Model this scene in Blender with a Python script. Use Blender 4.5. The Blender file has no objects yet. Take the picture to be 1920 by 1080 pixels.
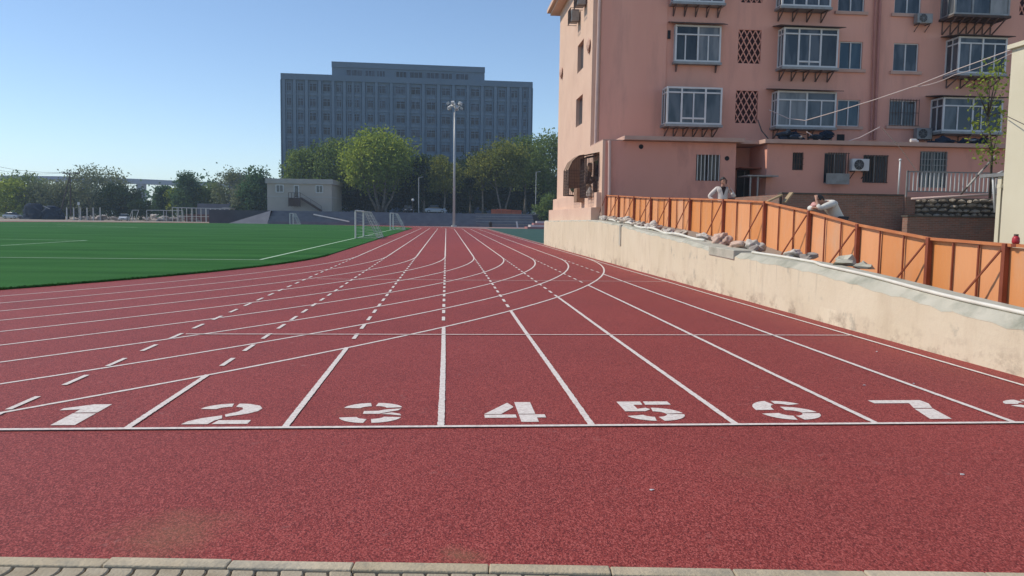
import bpy, bmesh, math, random
import numpy as np
from mathutils import Vector, Matrix
R = math.radians
random.seed(7); rng = np.random.default_rng(7)
scene = bpy.context.scene
col = scene.collection
PI = math.pi

# ------------------------------------------------------------------ camera model (metres; track runs along +Y)
FPX, CH, PIT, YAW, ROL = 1500.0, 1.6812, .0868, .0829, .0139
def ray(x, y):
    u, v = x-960, y-540
    c, s = math.cos(ROL), math.sin(ROL); u, v = c*u+s*v, -s*u+c*v
    xr, up, zf = u/FPX, -v/FPX, 1.0
    c, s = math.cos(PIT), math.sin(PIT); yf, z = c*zf+s*up, -s*zf+c*up
    c, s = math.cos(YAW), math.sin(YAW)
    return Vector((c*xr+s*yf, -s*xr+c*yf, z))
def atY(x, y, Y):
    d = ray(x, y); return d*(Y/d.y)+Vector((0, 0, CH))
def atX(x, y, X):
    d = ray(x, y); return d*(X/d.x)+Vector((0, 0, CH))
def onz(x, y, z=0.0):
    d = ray(x, y); return d*((z-CH)/d.z)+Vector((0, 0, CH))
def rectY(x0, y0, x1, y1, Y):
    xm, ym = (x0+x1)/2, (y0+y1)/2
    return atY(x0, ym, Y).x, atY(x1, ym, Y).x, atY(xm, y1, Y).z, atY(xm, y0, Y).z
def lerp(tab, t):
    if t <= tab[0][0]: return tab[0][1]
    for (a, b), (c, d) in zip(tab, tab[1:]):
        if t <= c: return b+(d-b)*(t-a)/(c-a)
    return tab[-1][1]

# ------------------------------------------------------------------ materials
def new_mat(name):
    m = bpy.data.materials.new(name); m.use_nodes = True
    nt = m.node_tree; return m, nt, nt.nodes['Principled BSDF']
def lin(c): return tuple(((v/255+.055)/1.055)**2.4 if v > 10 else v/255/12.92 for v in c)
def mat(name, c1, c2=None, scale=3.0, rough=.8, metal=0.0, bump=0.0, bscale=None, spec=None, detail=6, lo=.35, hi=.65,
        stretch=(1, 1, 1), c3=None, scale3=.5, lo3=.5, hi3=.75, use_obj=False, bdist=.02):
    m, nt, b = new_mat(name)
    b.inputs['Roughness'].default_value = rough; b.inputs['Metallic'].default_value = metal
    if spec is not None: b.inputs['Specular IOR Level'].default_value = spec
    N, L = nt.nodes.new, nt.links.new
    if c2 is None and not bump:
        b.inputs['Base Color'].default_value = (*c1, 1); return m
    g = N('ShaderNodeNewGeometry'); mp = N('ShaderNodeMapping'); mp.inputs['Scale'].default_value = stretch
    if use_obj:
        tc = N('ShaderNodeTexCoord'); L(tc.outputs['Object'], mp.inputs['Vector'])
    else: L(g.outputs['Position'], mp.inputs['Vector'])
    if c2 is None: b.inputs['Base Color'].default_value = (*c1, 1)
    else:
        n = N('ShaderNodeTexNoise'); n.inputs['Scale'].default_value = scale; n.inputs['Detail'].default_value = detail
        L(mp.outputs['Vector'], n.inputs['Vector'])
        r = N('ShaderNodeMapRange'); r.inputs['From Min'].default_value = lo; r.inputs['From Max'].default_value = hi
        L(n.outputs['Fac'], r.inputs['Value'])
        mx = N('ShaderNodeMix'); mx.data_type = 'RGBA'
        mx.inputs[6].default_value = (*c1, 1); mx.inputs[7].default_value = (*c2, 1)
        L(r.outputs['Result'], mx.inputs[0]); out = mx.outputs[2]
        if c3 is not None:
            n3 = N('ShaderNodeTexNoise'); n3.inputs['Scale'].default_value = scale3; n3.inputs['Detail'].default_value = 5
            n3.inputs['Roughness'].default_value = .65
            L(mp.outputs['Vector'], n3.inputs['Vector'])
            r3 = N('ShaderNodeMapRange'); r3.inputs['From Min'].default_value = lo3; r3.inputs['From Max'].default_value = hi3
            L(n3.outputs['Fac'], r3.inputs['Value'])
            m3 = N('ShaderNodeMix'); m3.data_type = 'RGBA'; m3.inputs[7].default_value = (*c3, 1)
            L(r3.outputs['Result'], m3.inputs[0]); L(out, m3.inputs[6]); out = m3.outputs[2]
        L(out, b.inputs['Base Color'])
    if bump:
        nb = N('ShaderNodeTexNoise'); nb.inputs['Scale'].default_value = bscale or scale*4; nb.inputs['Detail'].default_value = 4
        L(mp.outputs['Vector'], nb.inputs['Vector'])
        bp = N('ShaderNodeBump'); bp.inputs['Strength'].default_value = bump; bp.inputs['Distance'].default_value = bdist
        L(nb.outputs['Fac'], bp.inputs['Height']); L(bp.outputs['Normal'], b.inputs['Normal'])
    return m

def track_material():
    m, nt, b = new_mat('rubber_track'); N, L = nt.nodes.new, nt.links.new
    g = N('ShaderNodeNewGeometry')
    def noise(s, d=3, ro=.6):
        n = N('ShaderNodeTexNoise'); n.inputs['Scale'].default_value = s; n.inputs['Detail'].default_value = d
        n.inputs['Roughness'].default_value = ro; L(g.outputs['Position'], n.inputs['Vector']); return n
    def mr(src, a, c, x=0, y=1):
        r = N('ShaderNodeMapRange'); r.inputs['From Min'].default_value = a; r.inputs['From Max'].default_value = c
        r.inputs['To Min'].default_value = x; r.inputs['To Max'].default_value = y; L(src, r.inputs['Value']); return r.outputs['Result']
    def mix(f, a, c):
        x = N('ShaderNodeMix'); x.data_type = 'RGBA'; L(f, x.inputs[0])
        for i, v in ((6, a), (7, c)):
            if isinstance(v, tuple): x.inputs[i].default_value = (*v, 1)
            else: L(v, x.inputs[i])
        return x.outputs[2]
    big = noise(.55, 5); gr = N('ShaderNodeTexVoronoi'); gr.inputs['Scale'].default_value = GRS; gsep = N('ShaderNodeSeparateColor'); L(gr.outputs['Color'], gsep.inputs[0])
    gmp = N('ShaderNodeMapping'); gmp.inputs['Scale'].default_value = (1, .5, 1); L(g.outputs['Position'], gmp.inputs['Vector']); L(gmp.outputs[0], gr.inputs['Vector'])
    base = mix(mr(big.outputs['Fac'], .35, .68), TRACK_A, TRACK_B)
    base = mix(mr(gsep.outputs[0], .05, .55, .85, 0), base, TRACK_DARK)
    base = mix(mr(gsep.outputs[0], .60, 1.0, 0, .8), base, TRACK_SPECK)
    # two trodden-in dust stains by the kerb
    dn = noise(3.2, 5, .7)
    for px_, py_, rad_, amt in ((-1.42, 4.22, .48, .36), (.07, 3.88, .16, .45), (-.75, 6.9, .3, .2), (2.2, 5.1, .5, .12)):
        vm = N('ShaderNodeVectorMath'); vm.operation = 'DISTANCE'; L(g.outputs['Position'], vm.inputs[0]); vm.inputs[1].default_value = (px_, py_, 0)
        ad = N('ShaderNodeMath'); ad.operation = 'MULTIPLY_ADD'; L(dn.outputs['Fac'], ad.inputs[0]); ad.inputs[1].default_value = rad_*1.6; L(vm.outputs['Value'], ad.inputs[2])
        base = mix(mr(ad.outputs[0], rad_*.75, rad_*1.7, amt, 0), base, (.235, .150, .075))
    sc = noise(9, 2); sc2 = noise(.9, 3)
    scm = N('ShaderNodeMath'); scm.operation = 'MULTIPLY'
    L(mr(sc.outputs['Fac'], .62, .7, 0, .35), scm.inputs[0]); L(mr(sc2.outputs['Fac'], .5, .65), scm.inputs[1])
    base = mix(scm.outputs[0], base, (.36, .17, .15))
    L(base, b.inputs['Base Color'])
    b.inputs['Roughness'].default_value = .66
    b.inputs['Specular IOR Level'].default_value = .20
    bp = N('ShaderNodeBump'); bp.inputs['Strength'].default_value = .25; bp.inputs['Distance'].default_value = .005
    gb = noise(70, 2); L(gmp.outputs[0], gb.inputs['Vector'])
    L(gb.outputs['Fac'], bp.inputs['Height']); L(bp.outputs['Normal'], b.inputs['Normal'])
    return m
GRS = 170
TRACK_A, TRACK_B = (.300, .050, .041), (.245, .041, .034)
TRACK_DARK, TRACK_SPECK = (.090, .016, .015), (.48, .125, .105)

def brick_mat(name, c1, c2, mortar, scale=1.0, bw=.24, bh=.07):
    m, nt, b = new_mat(name); N, L = nt.nodes.new, nt.links.new
    g = N('ShaderNodeNewGeometry'); sp = N('ShaderNodeSeparateXYZ'); cb = N('ShaderNodeCombineXYZ')
    L(g.outputs['Position'], sp.inputs[0])
    ad = N('ShaderNodeMath'); ad.operation = 'ADD'; L(sp.outputs['X'], ad.inputs[0]); L(sp.outputs['Y'], ad.inputs[1])
    L(ad.outputs[0], cb.inputs[0]); L(sp.outputs['Z'], cb.inputs[1])
    t = N('ShaderNodeTexBrick'); t.inputs['Color1'].default_value = (*c1, 1); t.inputs['Color2'].default_value = (*c2, 1)
    t.inputs['Mortar'].default_value = (*mortar, 1); t.inputs['Scale'].default_value = 1/scale
    t.inputs['Brick Width'].default_value = bw; t.inputs['Row Height'].default_value = bh; t.inputs['Mortar Size'].default_value = .008
    L(cb.outputs[0], t.inputs['Vector'])
    n = N('ShaderNodeTexNoise'); n.inputs['Scale'].default_value = 2.2; n.inputs['Detail'].default_value = 6
    L(g.outputs['Position'], n.inputs['Vector'])
    r = N('ShaderNodeMapRange'); r.inputs['From Min'].default_value = .4; r.inputs['From Max'].default_value = .7
    r.inputs['To Max'].default_value = .5; L(n.outputs['Fac'], r.inputs['Value'])
    mx = N('ShaderNodeMix'); mx.data_type = 'RGBA'; L(r.outputs['Result'], mx.inputs[0]); L(t.outputs['Color'], mx.inputs[6])
    mx.inputs[7].default_value = (*[v*.6 for v in mortar], 1); L(mx.outputs[2], b.inputs['Base Color'])
    b.inputs['Roughness'].default_value = .9
    return m

def leaf_mat(name, ca, cb_, trans=.35):
    m = bpy.data.materials.new(name); m.use_nodes = True; nt = m.node_tree; nt.nodes.clear(); N, L = nt.nodes.new, nt.links.new
    at = N('ShaderNodeAttribute'); at.attribute_name = 'tint'
    mx = N('ShaderNodeMix'); mx.data_type = 'RGBA'; mx.inputs[6].default_value = (*ca, 1); mx.inputs[7].default_value = (*cb_, 1)
    L(at.outputs['Fac'], mx.inputs[0])
    d = N('ShaderNodeBsdfDiffuse'); t = N('ShaderNodeBsdfTranslucent'); ms = N('ShaderNodeMixShader'); ms.inputs[0].default_value = trans
    gl = N('ShaderNodeHueSaturation'); gl.inputs['Value'].default_value = 1.5; gl.inputs['Saturation'].default_value = 1.1; gl.inputs['Hue'].default_value = .48
    L(mx.outputs[2], gl.inputs['Color'])
    L(mx.outputs[2], d.inputs['Color']); L(gl.outputs[0], t.inputs['Color']); L(d.outputs[0], ms.inputs[1]); L(t.outputs[0], ms.inputs[2])
    o = N('ShaderNodeOutputMaterial'); L(ms.outputs[0], o.inputs['Surface']); return m

def glass_mat(name, c1, c2, rough=.06):
    m, nt, b = new_mat(name); N, L = nt.nodes.new, nt.links.new
    g = N('ShaderNodeNewGeometry'); n = N('ShaderNodeTexNoise'); n.inputs['Scale'].default_value = .9; n.inputs['Detail'].default_value = 3
    mp = N('ShaderNodeMapping'); mp.inputs['Scale'].default_value = (2.2, 2.2, .6); L(g.outputs['Position'], mp.inputs['Vector']); L(mp.outputs[0], n.inputs['Vector'])
    r = N('ShaderNodeMapRange'); r.inputs['From Min'].default_value = .42; r.inputs['From Max'].default_value = .58; L(n.outputs['Fac'], r.inputs['Value'])
    mx = N('ShaderNodeMix'); mx.data_type = 'RGBA'; mx.inputs[6].default_value = (*c1, 1); mx.inputs[7].default_value = (*c2, 1)
    L(r.outputs['Result'], mx.inputs[0]); L(mx.outputs[2], b.inputs['Base Color'])
    b.inputs['Roughness'].default_value = rough; b.inputs['IOR'].default_value = 1.5
    bp = N('ShaderNodeBump'); bp.inputs['Strength'].default_value = .08; n2 = N('ShaderNodeTexNoise'); n2.inputs['Scale'].default_value = 1.6
    L(g.outputs['Position'], n2.inputs['Vector']); L(n2.outputs['Fac'], bp.inputs['Height']); L(bp.outputs['Normal'], b.inputs['Normal'])
    return m

M = {}
M['track'] = track_material()
M['paint'] = mat('white_line_paint', (.60, .52, .47), (.76, .70, .64), 26, .75, lo=.3, hi=.6, c3=(.50, .33, .32), scale3=38, lo3=.54, hi3=.72)
M['turf'] = mat('green_turf', (.026, .098, .024), (.046, .146, .038), .35, .95, spec=.04, bump=.4, bscale=160, bdist=.02, c3=(.020, .080, .022), scale3=60, lo3=.45, hi3=.7, stretch=(.35, 1.6, 1))
def turf_seams(m):
    nt = m.node_tree; b = nt.nodes['Principled BSDF']; src = b.inputs['Base Color'].links[0].from_socket; N, L = nt.nodes.new, nt.links.new
    g = N('ShaderNodeNewGeometry'); w = N('ShaderNodeTexWave'); w.bands_direction = 'Y'; w.wave_profile = 'SIN'
    w.inputs['Scale'].default_value = .042; w.inputs['Distortion'].default_value = .6; L(g.outputs['Position'], w.inputs['Vector'])
    n = N('ShaderNodeTexNoise'); n.inputs['Scale'].default_value = .12; n.inputs['Detail'].default_value = 5; L(g.outputs['Position'], n.inputs['Vector'])
    a = N('ShaderNodeMath'); a.operation = 'ADD'; L(w.outputs['Fac'], a.inputs[0]); L(n.outputs['Fac'], a.inputs[1])
    r = N('ShaderNodeMapRange'); r.inputs['From Max'].default_value = 2; r.inputs['To Min'].default_value = .96; r.inputs['To Max'].default_value = 1.2; L(a.outputs[0], r.inputs['Value'])
    h = N('ShaderNodeHueSaturation'); L(r.outputs['Result'], h.inputs['Value']); L(src, h.inputs['Color']); L(h.outputs[0], b.inputs['Base Color'])
turf_seams(M['turf'])
M['pitch_paint'] = mat('pitch_line_paint', (.42, .58, .42), (.52, .66, .50), 9, .9, spec=.1)
M['court'] = mat('court_green', (.035, .085, .072), (.05, .10, .085), .4, .9, spec=.1)
M['soil'] = mat('bare_earth', (.25, .205, .16), (.32, .27, .215), .3, .95, bump=.5, bscale=6, c3=(.18, .165, .125), scale3=.09)
M['asphalt'] = mat('asphalt', (.055, .058, .065), (.075, .078, .085), .4, .9, bump=.3, bscale=30)
M['stand'] = mat('terrace_concrete', (.13, .135, .165), (.17, .175, .20), .7, .9)
M['kerb'] = mat('kerb_concrete', (.45, .37, .25), (.53, .445, .31), 5, .9, bump=.4, bscale=50, c3=(.23, .22, .18), scale3=3)
M['paver'] = mat('yellow_paver', (.34, .28, .19), (.42, .36, .26), 6, .9, bump=.4, bscale=70, c3=(.24, .19, .12), scale3=4)
M['joint'] = mat('paver_joint', (.10, .085, .06))
M['salmon'] = mat('salmon_render', (.72, .355, .265), (.77, .40, .30), .55, .9, bump=.15, bscale=25, c3=(.53, .275, .215), scale3=.9, lo3=.5, hi3=.82, stretch=(1, 1, .16))
M['salmon_low'] = mat('salmon_render_lower', (.69, .33, .245), (.73, .355, .27), .6, .9, bump=.15, bscale=25, c3=(.50, .24, .19), scale3=.8, lo3=.55, hi3=.8, stretch=(1, 1, .4))
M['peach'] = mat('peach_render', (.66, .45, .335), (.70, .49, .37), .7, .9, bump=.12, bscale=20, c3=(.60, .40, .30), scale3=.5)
M['fascia'] = mat('roof_fascia', (.56, .37, .29), (.50, .31, .24), 1.5, .85)
M['cream_plain'] = mat('cream_wall_render', (.585, .445, .275), (.64, .50, .325), .7, .9, bump=.25, bscale=14, c3=(.40, .33, .23), scale3=1.1, lo3=.58, hi3=.80, stretch=(1, 1, .55))
def cream_material():
    m, nt, b = new_mat('stained_cream_render'); N, L = nt.nodes.new, nt.links.new
    g = N('ShaderNodeNewGeometry')
    def noise(s, st=(1, 1, 1), d=6, ro=.6):
        mp = N('ShaderNodeMapping'); mp.inputs['Scale'].default_value = st; L(g.outputs['Position'], mp.inputs['Vector'])
        n = N('ShaderNodeTexNoise'); n.inputs['Scale'].default_value = s; n.inputs['Detail'].default_value = d; n.inputs['Roughness'].default_value = ro
        L(mp.outputs[0], n.inputs['Vector']); return n.outputs['Fac']
    def mr(src, a, c, x=0, y=1):
        r = N('ShaderNodeMapRange'); r.inputs['From Min'].default_value = a; r.inputs['From Max'].default_value = c
        r.inputs['To Min'].default_value = x; r.inputs['To Max'].default_value = y; L(src, r.inputs['Value']); return r.outputs['Result']
    def mul(a, c):
        x = N('ShaderNodeMath'); x.operation = 'MULTIPLY'; L(a, x.inputs[0]); L(c, x.inputs[1]); return x.outputs[0]
    def mix(f, a, c):
        x = N('ShaderNodeMix'); x.data_type = 'RGBA'; L(f, x.inputs[0])
        for i, v in ((6, a), (7, c)):
            if isinstance(v, tuple): x.inputs[i].default_value = (*v, 1)
            else: L(v, x.inputs[i])
        return x.outputs[2]
    c = mix(mr(noise(.5), .35, .65), (.65, .56, .405), (.70, .61, .455))
    c = mix(mr(noise(2.6, (1, 1, .35)), .50, .72, 0, .45), c, (.53, .43, .30))
    c = mix(mul(mr(noise(6, (1, 1, .10), 4), .58, .72, 0, .4), mr(noise(.35), .48, .6)), c, (.30, .27, .21))
    c = mix(mul(mr(noise(3.2, (1, 1, 1), 7, .7), .58, .68, 0, .55), mr(noise(.8), .5, .62)), c, (.33, .31, .25))
    sp = N('ShaderNodeSeparateXYZ'); L(g.outputs['Position'], sp.inputs[0])
    c = mix(mul(mr(sp.outputs['Z'], .03, .34, 1, 0), mr(noise(2.1, (1, 1, 1.4), 7, .7), .50, .66, 0, .8)), c, (.27, .20, .145))
    L(c, b.inputs['Base Color']); b.inputs['Roughness'].default_value = .92; b.inputs['Specular IOR Level'].default_value = .2
    bp = N('ShaderNodeBump'); bp.inputs['Strength'].default_value = .35; bp.inputs['Distance'].default_value = .02
    L(noise(9, (1, 1, 1), 6, .65), bp.inputs['Height']); L(bp.outputs['Normal'], b.inputs['Normal']); return m
M['cream'] = cream_material()
M['coping'] = mat('weathered_concrete', (.42, .40, .32), (.50, .47, .385), 2.2, .9, bump=.3, bscale=20, c3=(.26, .26, .20), scale3=1.6)
M['creamb'] = mat('pale_building_render', (.60, .55, .41), (.65, .60, .46), .6, .9, bump=.1, bscale=20)
M['orange'] = mat('orange_steel_sheet', (.70, .260, .070), (.74, .295, .09), 1.1, .55, bump=.06, bscale=3, c3=(.64, .33, .17), scale3=1.3, lo3=.5, hi3=.75, stretch=(1, 1, .4))
M['rust'] = mat('red_brown_steel', (.215, .050, .020), (.28, .070, .030), 3, .6)
M['rail'] = mat('orange_rail', (.58, .22, .08), (.48, .15, .05), 3, .6)
def vary(m, lo, hi, slo=.92, shi=1.06):
    nt = m.node_tree; b = nt.nodes['Principled BSDF']; src = b.inputs['Base Color'].links[0].from_socket
    oi = nt.nodes.new('ShaderNodeObjectInfo'); h = nt.nodes.new('ShaderNodeHueSaturation')
    for k, a, c in (('Value', lo, hi), ('Saturation', shi, slo)):
        r = nt.nodes.new('ShaderNodeMapRange'); r.inputs['To Min'].default_value = a; r.inputs['To Max'].default_value = c
        nt.links.new(oi.outputs['Random'], r.inputs['Value']); nt.links.new(r.outputs['Result'], h.inputs[k])
    nt.links.new(src, h.inputs['Color']); nt.links.new(h.outputs[0], b.inputs['Base Color'])
vary(M['orange'], .91, 1.06, .9, 1.02); vary(M['kerb'], .88, 1.1)
M['white'] = mat('white_pvc', (.55, .56, .56), (.64, .65, .64), 2, .45)
M['whitep'] = mat('white_plastic_pipe', (.74, .71, .62), (.66, .62, .53), 3, .5)
M['dullmetal'] = mat('dull_metal', (.30, .31, .31), (.24, .24, .235), 4, .5, metal=.3)
M['iron'] = mat('rusty_iron', (.055, .038, .032), (.10, .06, .045), 6, .8)
M['dark'] = mat('dark_void', (.012, .012, .014))
M['glass'] = glass_mat('window_glass', (.028, .040, .052), (.085, .10, .115))
M['glasslt'] = glass_mat('curtained_glass', (.10, .115, .125), (.19, .20, .205), .12)
M['glassblue'] = glass_mat('blue_window_glass', (.022, .055, .085), (.05, .09, .12))
M['glassdk'] = glass_mat('dark_window_glass', (.012, .016, .02), (.035, .045, .05))
M['curtain'] = glass_mat('pale_curtain_glass', (.20, .20, .19), (.30, .295, .28), .15)
M['bracket'] = mat('brown_bracket_steel', (.12, .07, .058), (.17, .10, .08), 5, .8)
M['brick'] = brick_mat('brown_brick', (.21, .095, .066), (.30, .135, .092), (.26, .22, .18))
M['stone'] = mat('rubble_stone', (.46, .40, .32), (.28, .24, .19), 2.5, .95, bump=.6, bscale=14)
M['mortar'] = mat('rubble_mortar', (.075, .065, .05), (.10, .085, .07), 6, .95)
M['grey_b'] = mat('haze_blue_office_cladding', (.135, .190, .25), (.15, .208, .272), .12, .85)  # blue of the distance haze is put into the cladding and pilaster colours
M['grey_p'] = mat('haze_blue_office_pilaster', (.15, .208, .27), (.165, .225, .29), .2, .85)
M['glassfar'] = glass_mat('office_glass', (.010, .018, .032), (.035, .05, .075), .3)
vary(M['glassfar'], .5, 1.9)
M['pole'] = mat('painted_steel', (.44, .44, .43), (.50, .50, .49), .8, .45, metal=.2)
M['prefab'] = mat('prefab_wall', (.43, .38, .32), (.48, .42, .36), .4, .8)
M['prefabroof'] = mat('prefab_roof_band', (.44, .41, .37), (.50, .46, .42), .5, .7)
M['bridge'] = mat('bridge_concrete', (.20, .23, .28), (.23, .26, .31), .05, .9)
M['hill'] = mat('distant_hill', (.05, .075, .05), (.075, .10, .065), .02, .95)
M['bark'] = mat('pale_bark', (.15, .125, .095), (.24, .215, .18), 2.0, .95, bump=.4, bscale=14)
M['barkd'] = mat('dark_bark', (.06, .048, .038), (.10, .082, .065), 2.5, .95)
M['limewash'] = mat('limewash', (.62, .62, .60), (.52, .52, .50), 4, .9)
M['leaf_br'] = leaf_mat('bright_leaf', (0.111, 0.176, 0.039), (0.280, 0.351, 0.085), 0.48)
M['leaf_md'] = leaf_mat('mid_leaf', (0.072, 0.124, 0.042), (0.176, 0.240, 0.081), 0.41)
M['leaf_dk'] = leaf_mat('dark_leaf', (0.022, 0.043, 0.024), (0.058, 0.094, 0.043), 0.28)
M['leaf_ye'] = leaf_mat('yellowing_leaf', (0.091, 0.127, 0.036), (0.227, 0.247, 0.072), 0.46)
M['leaf_gy'] = leaf_mat('greyish_leaf', (0.091, 0.120, 0.072), (0.195, 0.227, 0.137), 0.36)
M['leaf_bg'] = leaf_mat('blue_green_leaf', (0.036, 0.088, 0.047), (0.098, 0.169, 0.081), 0.36)
M['tarp'] = mat('navy_tarpaulin', (.013, .022, .038), (.022, .034, .055), 1.2, .9, spec=.1, bump=.5, bscale=2, bdist=.2)
M['rubble'] = mat('rubble_pile', (.26, .22, .19), (.40, .36, .33), 1.4, .95)
M['sack'] = mat('woven_sack', (.42, .34, .27), (.54, .46, .38), 8, .9, bump=.5, bscale=60, use_obj=False)
M['sackw'] = mat('pale_sack', (.50, .44, .38), (.60, .54, .48), 8, .9, bump=.5, bscale=60)
M['sackp'] = mat('pinkish_sack', (.52, .35, .27), (.58, .42, .34), 5, .9, bump=.4, bscale=40)
M['carw'] = mat('white_car_paint', (.66, .68, .70), rough=.25)
M['cardk'] = mat('dark_car_paint', (.02, .022, .028), rough=.25)
M['carsil'] = mat('silver_car_paint', (.30, .32, .35), rough=.3, metal=.5)
M['cargls'] = mat('car_glass', (.02, .025, .03), rough=.05)
M['tyre'] = mat('tyre_rubber', (.015, .015, .016), rough=.9)
M['lamp'] = mat('lamp_lens', (.55, .56, .58), rough=.2)
M['skin'] = mat('skin', (.42, .22, .15), (.46, .25, .17), 12, .6)
M['hair'] = mat('black_hair', (.012, .010, .009), (.022, .018, .016), 60, .6)
M['shirt_w'] = mat('white_shirt_cloth', (.62, .60, .54), (.68, .66, .60), 7, .9, bump=.4, bscale=9, bdist=.03)
M['shirt_b'] = mat('pale_shirt_cloth', (.60, .54, .48), (.68, .62, .56), 7, .9, bump=.4, bscale=9, bdist=.03)
M['shirt_d'] = mat('dark_inner_shirt', (.03, .014, .014))
M['trouser'] = mat('dark_trouser_cloth', (.03, .034, .045), (.045, .05, .06), 8, .9)
M['shoe'] = mat('black_shoe', (.015, .014, .014), rough=.5)
M['phone'] = mat('phone_black', (.01, .01, .012), rough=.2)
M['pink'] = mat('pink_cloth', (.58, .30, .27))
M['red'] = mat('red_plastic', (.42, .025, .035), rough=.35)
M['redpipe'] = mat('salmon_pipe_paint', (.40, .17, .14), (.45, .20, .165), 3, .7)
M['pinkpipe'] = mat('pale_pink_pipe', (.56, .40, .35), (.62, .46, .40), 3, .6)
M['cable'] = mat('pale_cable', (.55, .46, .43), rough=.6)
M['cabled'] = mat('dark_cable', (.10, .085, .075), rough=.7)
M['wood'] = mat('raw_timber', (.30, .22, .12), (.36, .27, .16), 3, .85)
M['barrier'] = mat('orange_barrier_plastic', (.40, .085, .035), (.46, .11, .05), 1, .6)
M['cloth_g'] = mat('green_cloth', (.10, .20, .14)); M['cloth_b'] = mat('brown_box_card', (.22, .13, .08), (.30, .19, .12), 6, .9)
M['binplastic'] = mat('dark_bin_plastic', (.02, .024, .03), rough=.5)
M['net'] = mat('goal_net_cord', (.50, .52, .50))
M['steps_red'] = mat('pink_step_paint', (.36, .15, .14)); M['steps_white'] = mat('pale_step_edge', (.50, .50, .49))

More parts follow.
